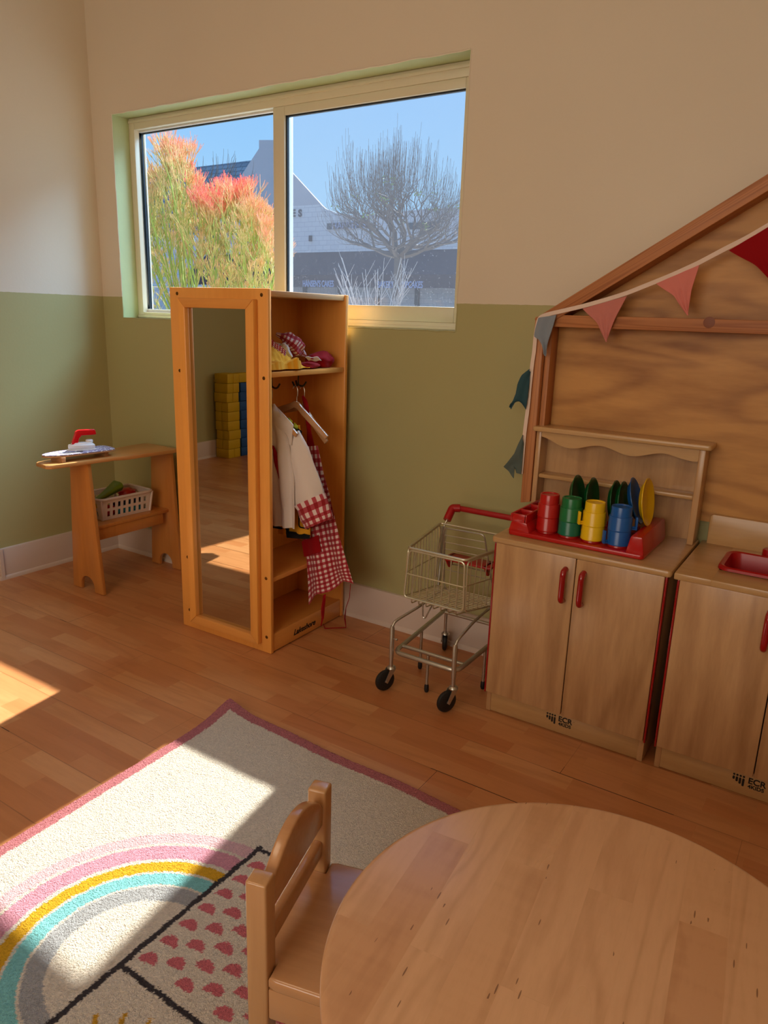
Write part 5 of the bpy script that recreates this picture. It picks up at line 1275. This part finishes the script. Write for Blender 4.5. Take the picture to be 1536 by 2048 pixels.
# ---- bare pollarded tree across the street
BARK = lin((112, 102, 96))[:3]; TWG = lin((116, 106, 100))[:3]
def bare_tree(name, label, base, zf, R, Hh, seed, n_main, levels, tr=0.13, leaves=0, lean=0.0):
    global V_, Fc, Cl
    V_, Fc, Cl = [], [], []; random.seed(seed); tips = []
    t = thing(name, label, 'tree', tuple(base))
    fork = base+Vector((lean, 0, zf)); 
    twig(base, fork, tr*1.15, tr*0.85, BARK, BARK, 8, Vector((0.10, 0, 0)))
    def br_(p, d, L, r, lev):
        q = p+d*L; twig(p, q, r, r*0.66, BARK if lev > 2 else TWG, TWG, 4, Vector((random.uniform(-.06, .06), random.uniform(-.06, .06), -0.10*L)))
        if lev == 0:
            tips.append(q); dd = (q-fork); sh = random.uniform(0.15, 0.95)*R*0.5*(0.25+max(0, dd.normalized().z))
            twig(q, q+Vector((dd.x*0.10+random.uniform(-.08, .08), random.uniform(-.05, .05), sh)), r*0.7, 0.0035, TWG, TWG, 3, Vector((dd.x*0.05, 0, -0.03))); return
        k = 3 if lev >= 4 else random.choice((2, 3))
        for i in range(k):
            a = random.uniform(0, 2*PI); sp = 0.75 if lev > 2 else 0.5
            nd = (d+Vector((math.cos(a)*sp, math.sin(a)*sp, random.uniform(-0.15, 0.40)+(0.35 if lev < 2 else 0)))).normalized()
            c = q+nd*L*0.8-fork
            br_(q if i else p.lerp(q, 0.75), nd, L*random.uniform(0.66, 0.86), r*0.56, lev-1)
    for i in range(n_main):
        a = 2*PI*i/n_main+0.3; e = 0.12+0.45*(i % 2)+random.uniform(0, 0.2)
        d = Vector((math.cos(a), math.sin(a)*0.8, e)).normalized()
        br_(fork, d, R*0.34, tr*0.50, levels)
    for i in range(2): br_(fork, Vector((0.25*(-1)**i, 0.1, 1)).normalized(), Hh*0.30, tr*0.6, levels)
    me = bpy.data.meshes.new(name); me.from_pydata([tuple(v-base) for v in V_], [], Fc); ca = me.color_attributes.new('col', 'FLOAT_COLOR', 'POINT'); ca.data.foreach_set('color', np.array(Cl, 'f').ravel())
    me.materials.append(M['bush']); o = bpy.data.objects.new('branches', me); C.objects.link(o); o.parent = t
    if leaves:
        bm = B()
        for q in random.sample(tips, min(leaves, len(tips))):
            for _ in range(9):
                c = q+Vector((random.gauss(0, .06), random.gauss(0, .06), random.gauss(0, .05))); r = random.uniform(0.02, 0.04)
                n_ = Vector((random.gauss(0, 1), random.gauss(0, 1), random.gauss(0, 1))).normalized(); e = n_.orthogonal().normalized(); f = n_.cross(e)
                bm.faces.new([bm.verts.new(c+e*r), bm.verts.new(c+f*r*0.6), bm.verts.new(c-e*r), bm.verts.new(c-f*r*0.6)])
        obj('leaf_tufts', bm, plain('fresh_leaf', (150, 178, 90), 0.6), t, 'small tufts of fresh green leaves', world=True)
    return t, tips
tbase = Vector((-7.25, 14.0, -0.05))
bt, tips = bare_tree('bare_street_tree', 'leafless pollarded tree with many upright twigs, seen through the right window pane', tbase, 2.75, 1.95, 2.0, 5, 8, 5, 0.15, 26, 0.12)
bt2, _ = bare_tree('bare_slender_tree', 'thin leafless treetop showing above the slate roof behind the firestick shrub', Vector((-15.6, 16.0, -0.05)), 3.7, 0.9, 2.8, 9, 4, 3, 0.10)
# ---- bakery building across the street
YBD = 25.0
bd_ = thing('bakery_building', 'pale stucco bakery with a stepped gable, slate roof and long dark awning across the street', 'building', (-16, YBD+3, -0.05))
def U(px, py, y=YBD): v = at(px, py, 1, y); return (v.x, v.z)
stucco = NT('pale_stucco'); p = stucco.pos(); br = stucco.n('TexBrick'); stucco.l(stucco.map(p, (1, 1, 1), (PI/2, 0, 0)), br.inputs['Vector'])
br.inputs['Color1'].default_value = lin((212, 206, 208)); br.inputs['Color2'].default_value = lin((204, 198, 202)); br.inputs['Mortar'].default_value = lin((184, 180, 186))
for k, v in (('Scale', 1.0), ('Mortar Size', 0.012), ('Brick Width', 0.42), ('Row Height', 0.20)): br.inputs[k].default_value = v
sz = stucco.n('SeparateXYZ'); stucco.l(p, sz.inputs[0]); up2 = stucco.math('GREATER_THAN', sz.outputs['Z'], 5.9)
stucco.l(stucco.mix(up2, br.outputs[0], stucco.mix(stucco.noise(p, 0.8, 3), lin((196, 190, 194)), lin((176, 170, 176)))), stucco.b.inputs['Base Color']); stucco.b.inputs['Roughness'].default_value = 0.9
out = [U(483, 350), U(518, 297), U(518, 280), U(550, 280), U(553, 296), U(575, 335), U(645, 412), U(652, 418), U(672, 425), U(700, 430), U(740, 430), U(790, 424), U(850, 418), U(910, 415)]
zb_ = 3.85; pts = [(-25.6, zb_), (-25.6, 4.7)]+out+[(2.0, out[-1][1]+0.15), (2.0, zb_)]
bm = B(); prism(bm, pts, 1, YBD, YBD+0.10); obj('gable_wall', bm, stucco.m, bd_, world=True)
bm = B(); gl_ = [Vector((a, YBD-0.06, b+0.03)) for a, b in [out[0], out[1]]]; 
for pr in ([(-25.6, 4.7), out[0], out[1]],):
    q = [Vector((a, YBD+0.2, b+0.04)) for a, b in pr]; tube(bm, q, 0.06, 6)
obj('gable_coping', bm, plain('mossy_coping', (120, 124, 112), 0.9), bd_, world=True)
slate = NT('slate_roof'); p = slate.pos(); br = slate.n('TexBrick'); slate.l(slate.map(p, (1, 1, 1), (PI/2, 0, 0)), br.inputs['Vector'])
br.inputs['Color1'].default_value = lin((150, 154, 160)); br.inputs['Color2'].default_value = lin((128, 134, 142)); br.inputs['Mortar'].default_value = lin((96, 100, 108))
for k, v in (('Scale', 1.0), ('Mortar Size', 0.02), ('Brick Width', 0.45), ('Row Height', 0.24)): br.inputs[k].default_value = v
slate.l(br.outputs[0], slate.b.inputs['Base Color']); slate.b.inputs['Roughness'].default_value = 0.8
bm = B(); r0_ = at(380, 335, 1, 29.0); r1_ = at(497, 321, 1, 29.0)
A4 = [(-34, 29.0, r1_.z-0.05), (-24.0, 29.0, r1_.z), (-24.0, 25.4, 4.9), (-34, 25.4, 4.9)]
v1 = [bm.verts.new(a) for a in A4]; v2_ = [bm.verts.new((a[0], a[1]+0.1, a[2]-0.15)) for a in A4]
bm.faces.new(v1); bm.faces.new(v2_)
for i in range(4): bm.faces.new([v1[i], v1[(i+1) % 4], v2_[(i+1) % 4], v2_[i]])
obj('roof', bm, slate.m, bd_, 'grey slate roof', world=True)
bm = B(); box(bm, -34, -25.5, 25.4, 29, -0.05, 4.95); obj('left_wing', bm, stucco.m, bd_, world=True)
bm = B(); box(bm, -25.6, 2.0, YBD+0.1, YBD+6, -0.05, 4.6); obj('rear_block', bm, stucco.m, bd_, world=True)
za = U(700, 503)[1]; zl = U(700, 577)[1]
AWN = plain('dark_awning', (84, 70, 72), 0.9)
bm = B(); prism(bm, [(YBD, za), (YBD-1.3, zl+0.5), (YBD-1.3, zl), (YBD-1.2, zl), (YBD, za-0.12)], 0, -25.4, 2.0)
aw = obj('awning', bm, AWN, bd_, 'long dark awning', world=True)
LET = plain('awning_lettering', (168, 172, 204), 0.7)
bm = B(); c1 = at(636, 568, 1, YBD-1.32); text_on(bm, "HANSEN'S CAKES", 0.36, c1, (1, 0, 0), (0, 0, 1), xs=0.60, extrude=0.01, bold=0.008); c2 = at(799, 570, 1, YBD-1.32); text_on(bm, "BAKERY & CUPCAKES", 0.36, c2, (1, 0, 0), (0, 0, 1), xs=0.62, extrude=0.01, bold=0.008)
obj('awning_lettering', bm, LET, aw, 'pale lettering', world=True)
# wall letters set one by one across the gable
WL = plain('dark_wall_letters', (52, 50, 62), 0.7)
bm = B()
for chx, px in (('H', 458), ('A', 471), ('N', 484), ('S', 493), ('E', 504), ('N', 514), ('S', 530), ('C', 549), ('A', 561), ('K', 574), ('E', 587), ('S', 600)):
    c = at(px, 427-(px-500)*0.0, 1, YBD-0.03); text_on(bm, chx, 0.42, c, (1, 0, 0), (0, 0, 1), extrude=0.02, bold=0.012)
obj('wall_lettering', bm, WL, bd_, 'dark letters', world=True)
bm = B()
for a, b in ((655, 738), (815, 880)):
    x0, z0_ = U(a, 459); x1, z1_ = U(b, 443); box(bm, x0, x1, YBD-0.05, YBD+0.02, z0_, z1_)
wn = obj('strip_window', bm, plain('dark_strip', (70, 76, 84), 0.4), bd_, 'dark sign band', world=True)
bm = B(); text_on(bm, "HANSEN'S", 0.40, at(697, 451, 1, YBD-0.07), (1, 0, 0), (0, 0, 1), extrude=0.01); obj('band_lettering', bm, LET, wn, 'pale lettering', world=True)
bm = B(); x, z = U(622, 477); box(bm, x-0.07, x+0.07, YBD-0.08, YBD, z-0.12, z+0.12); obj('wall_lamp', bm, WL, bd_, world=True)
# shop front under the awning
bm = B(); box(bm, -25.4, 2.0, YBD+0.05, YBD+0.4, -0.05, 0.55); box(bm, -25.4, 2.0, YBD+0.05, YBD+0.4, 2.45, zb_+0.1); obj('shop_wall', bm, plain('cream_render', (214, 206, 172), 0.8), bd_, world=True)
for i in range(14):
    x = -25.2+i*2.0; bm = B(); box(bm, x, x+0.18, YBD-0.02, YBD+0.4, -0.05, 2.5); obj('shop_pillar', bm, plain('dark_pillar', (60, 66, 70), 0.6) if i == 0 else bpy.data.materials['dark_pillar'], bd_, world=True)
    bm = B(); box(bm, x+0.18, x+2.0, YBD+0.25, YBD+0.28, 0.5, 2.5); obj('shop_window', bm, plain('shop_glass', (186, 200, 196), 0.15) if i == 0 else bpy.data.materials['shop_glass'], bd_, world=True)
# white twiggy suckers at the foot of the street tree
random.seed(8); V_, Fc, Cl = [], [], []
wc = lin((214, 204, 200))[:3]; s0_ = Vector((-7.45, 13.6, -0.05))
for i in range(26):
    a = random.uniform(-1.15, 0.75); L = random.uniform(1.6, 2.75); tip = s0_+Vector((math.sin(a)*1.5, random.uniform(-.3, .3), L)); twig(s0_, tip, 0.02, 0.008, wc, wc, 8, Vector((math.sin(a)*-0.1, 0, -0.25)))
    for _ in range(3):
        t_ = random.uniform(0.5, 0.9); m_ = s0_.lerp(tip, t_); twig(m_, m_+Vector((random.uniform(-.4, .4), 0, random.uniform(.3, .6))), 0.009, 0.005, wc, wc, 3)
me = bpy.data.meshes.new('pale_twigs'); me.from_pydata([tuple(v) for v in V_], [], Fc); ca = me.color_attributes.new('col', 'FLOAT_COLOR', 'POINT'); ca.data.foreach_set('color', np.array(Cl, 'f').ravel()); me.materials.append(M['bush'])
o = bpy.data.objects.new('bare_bush', me); C.objects.link(o); tag(o, 'pale bare bush of arching stems at the foot of the leafless street tree', 'shrub')
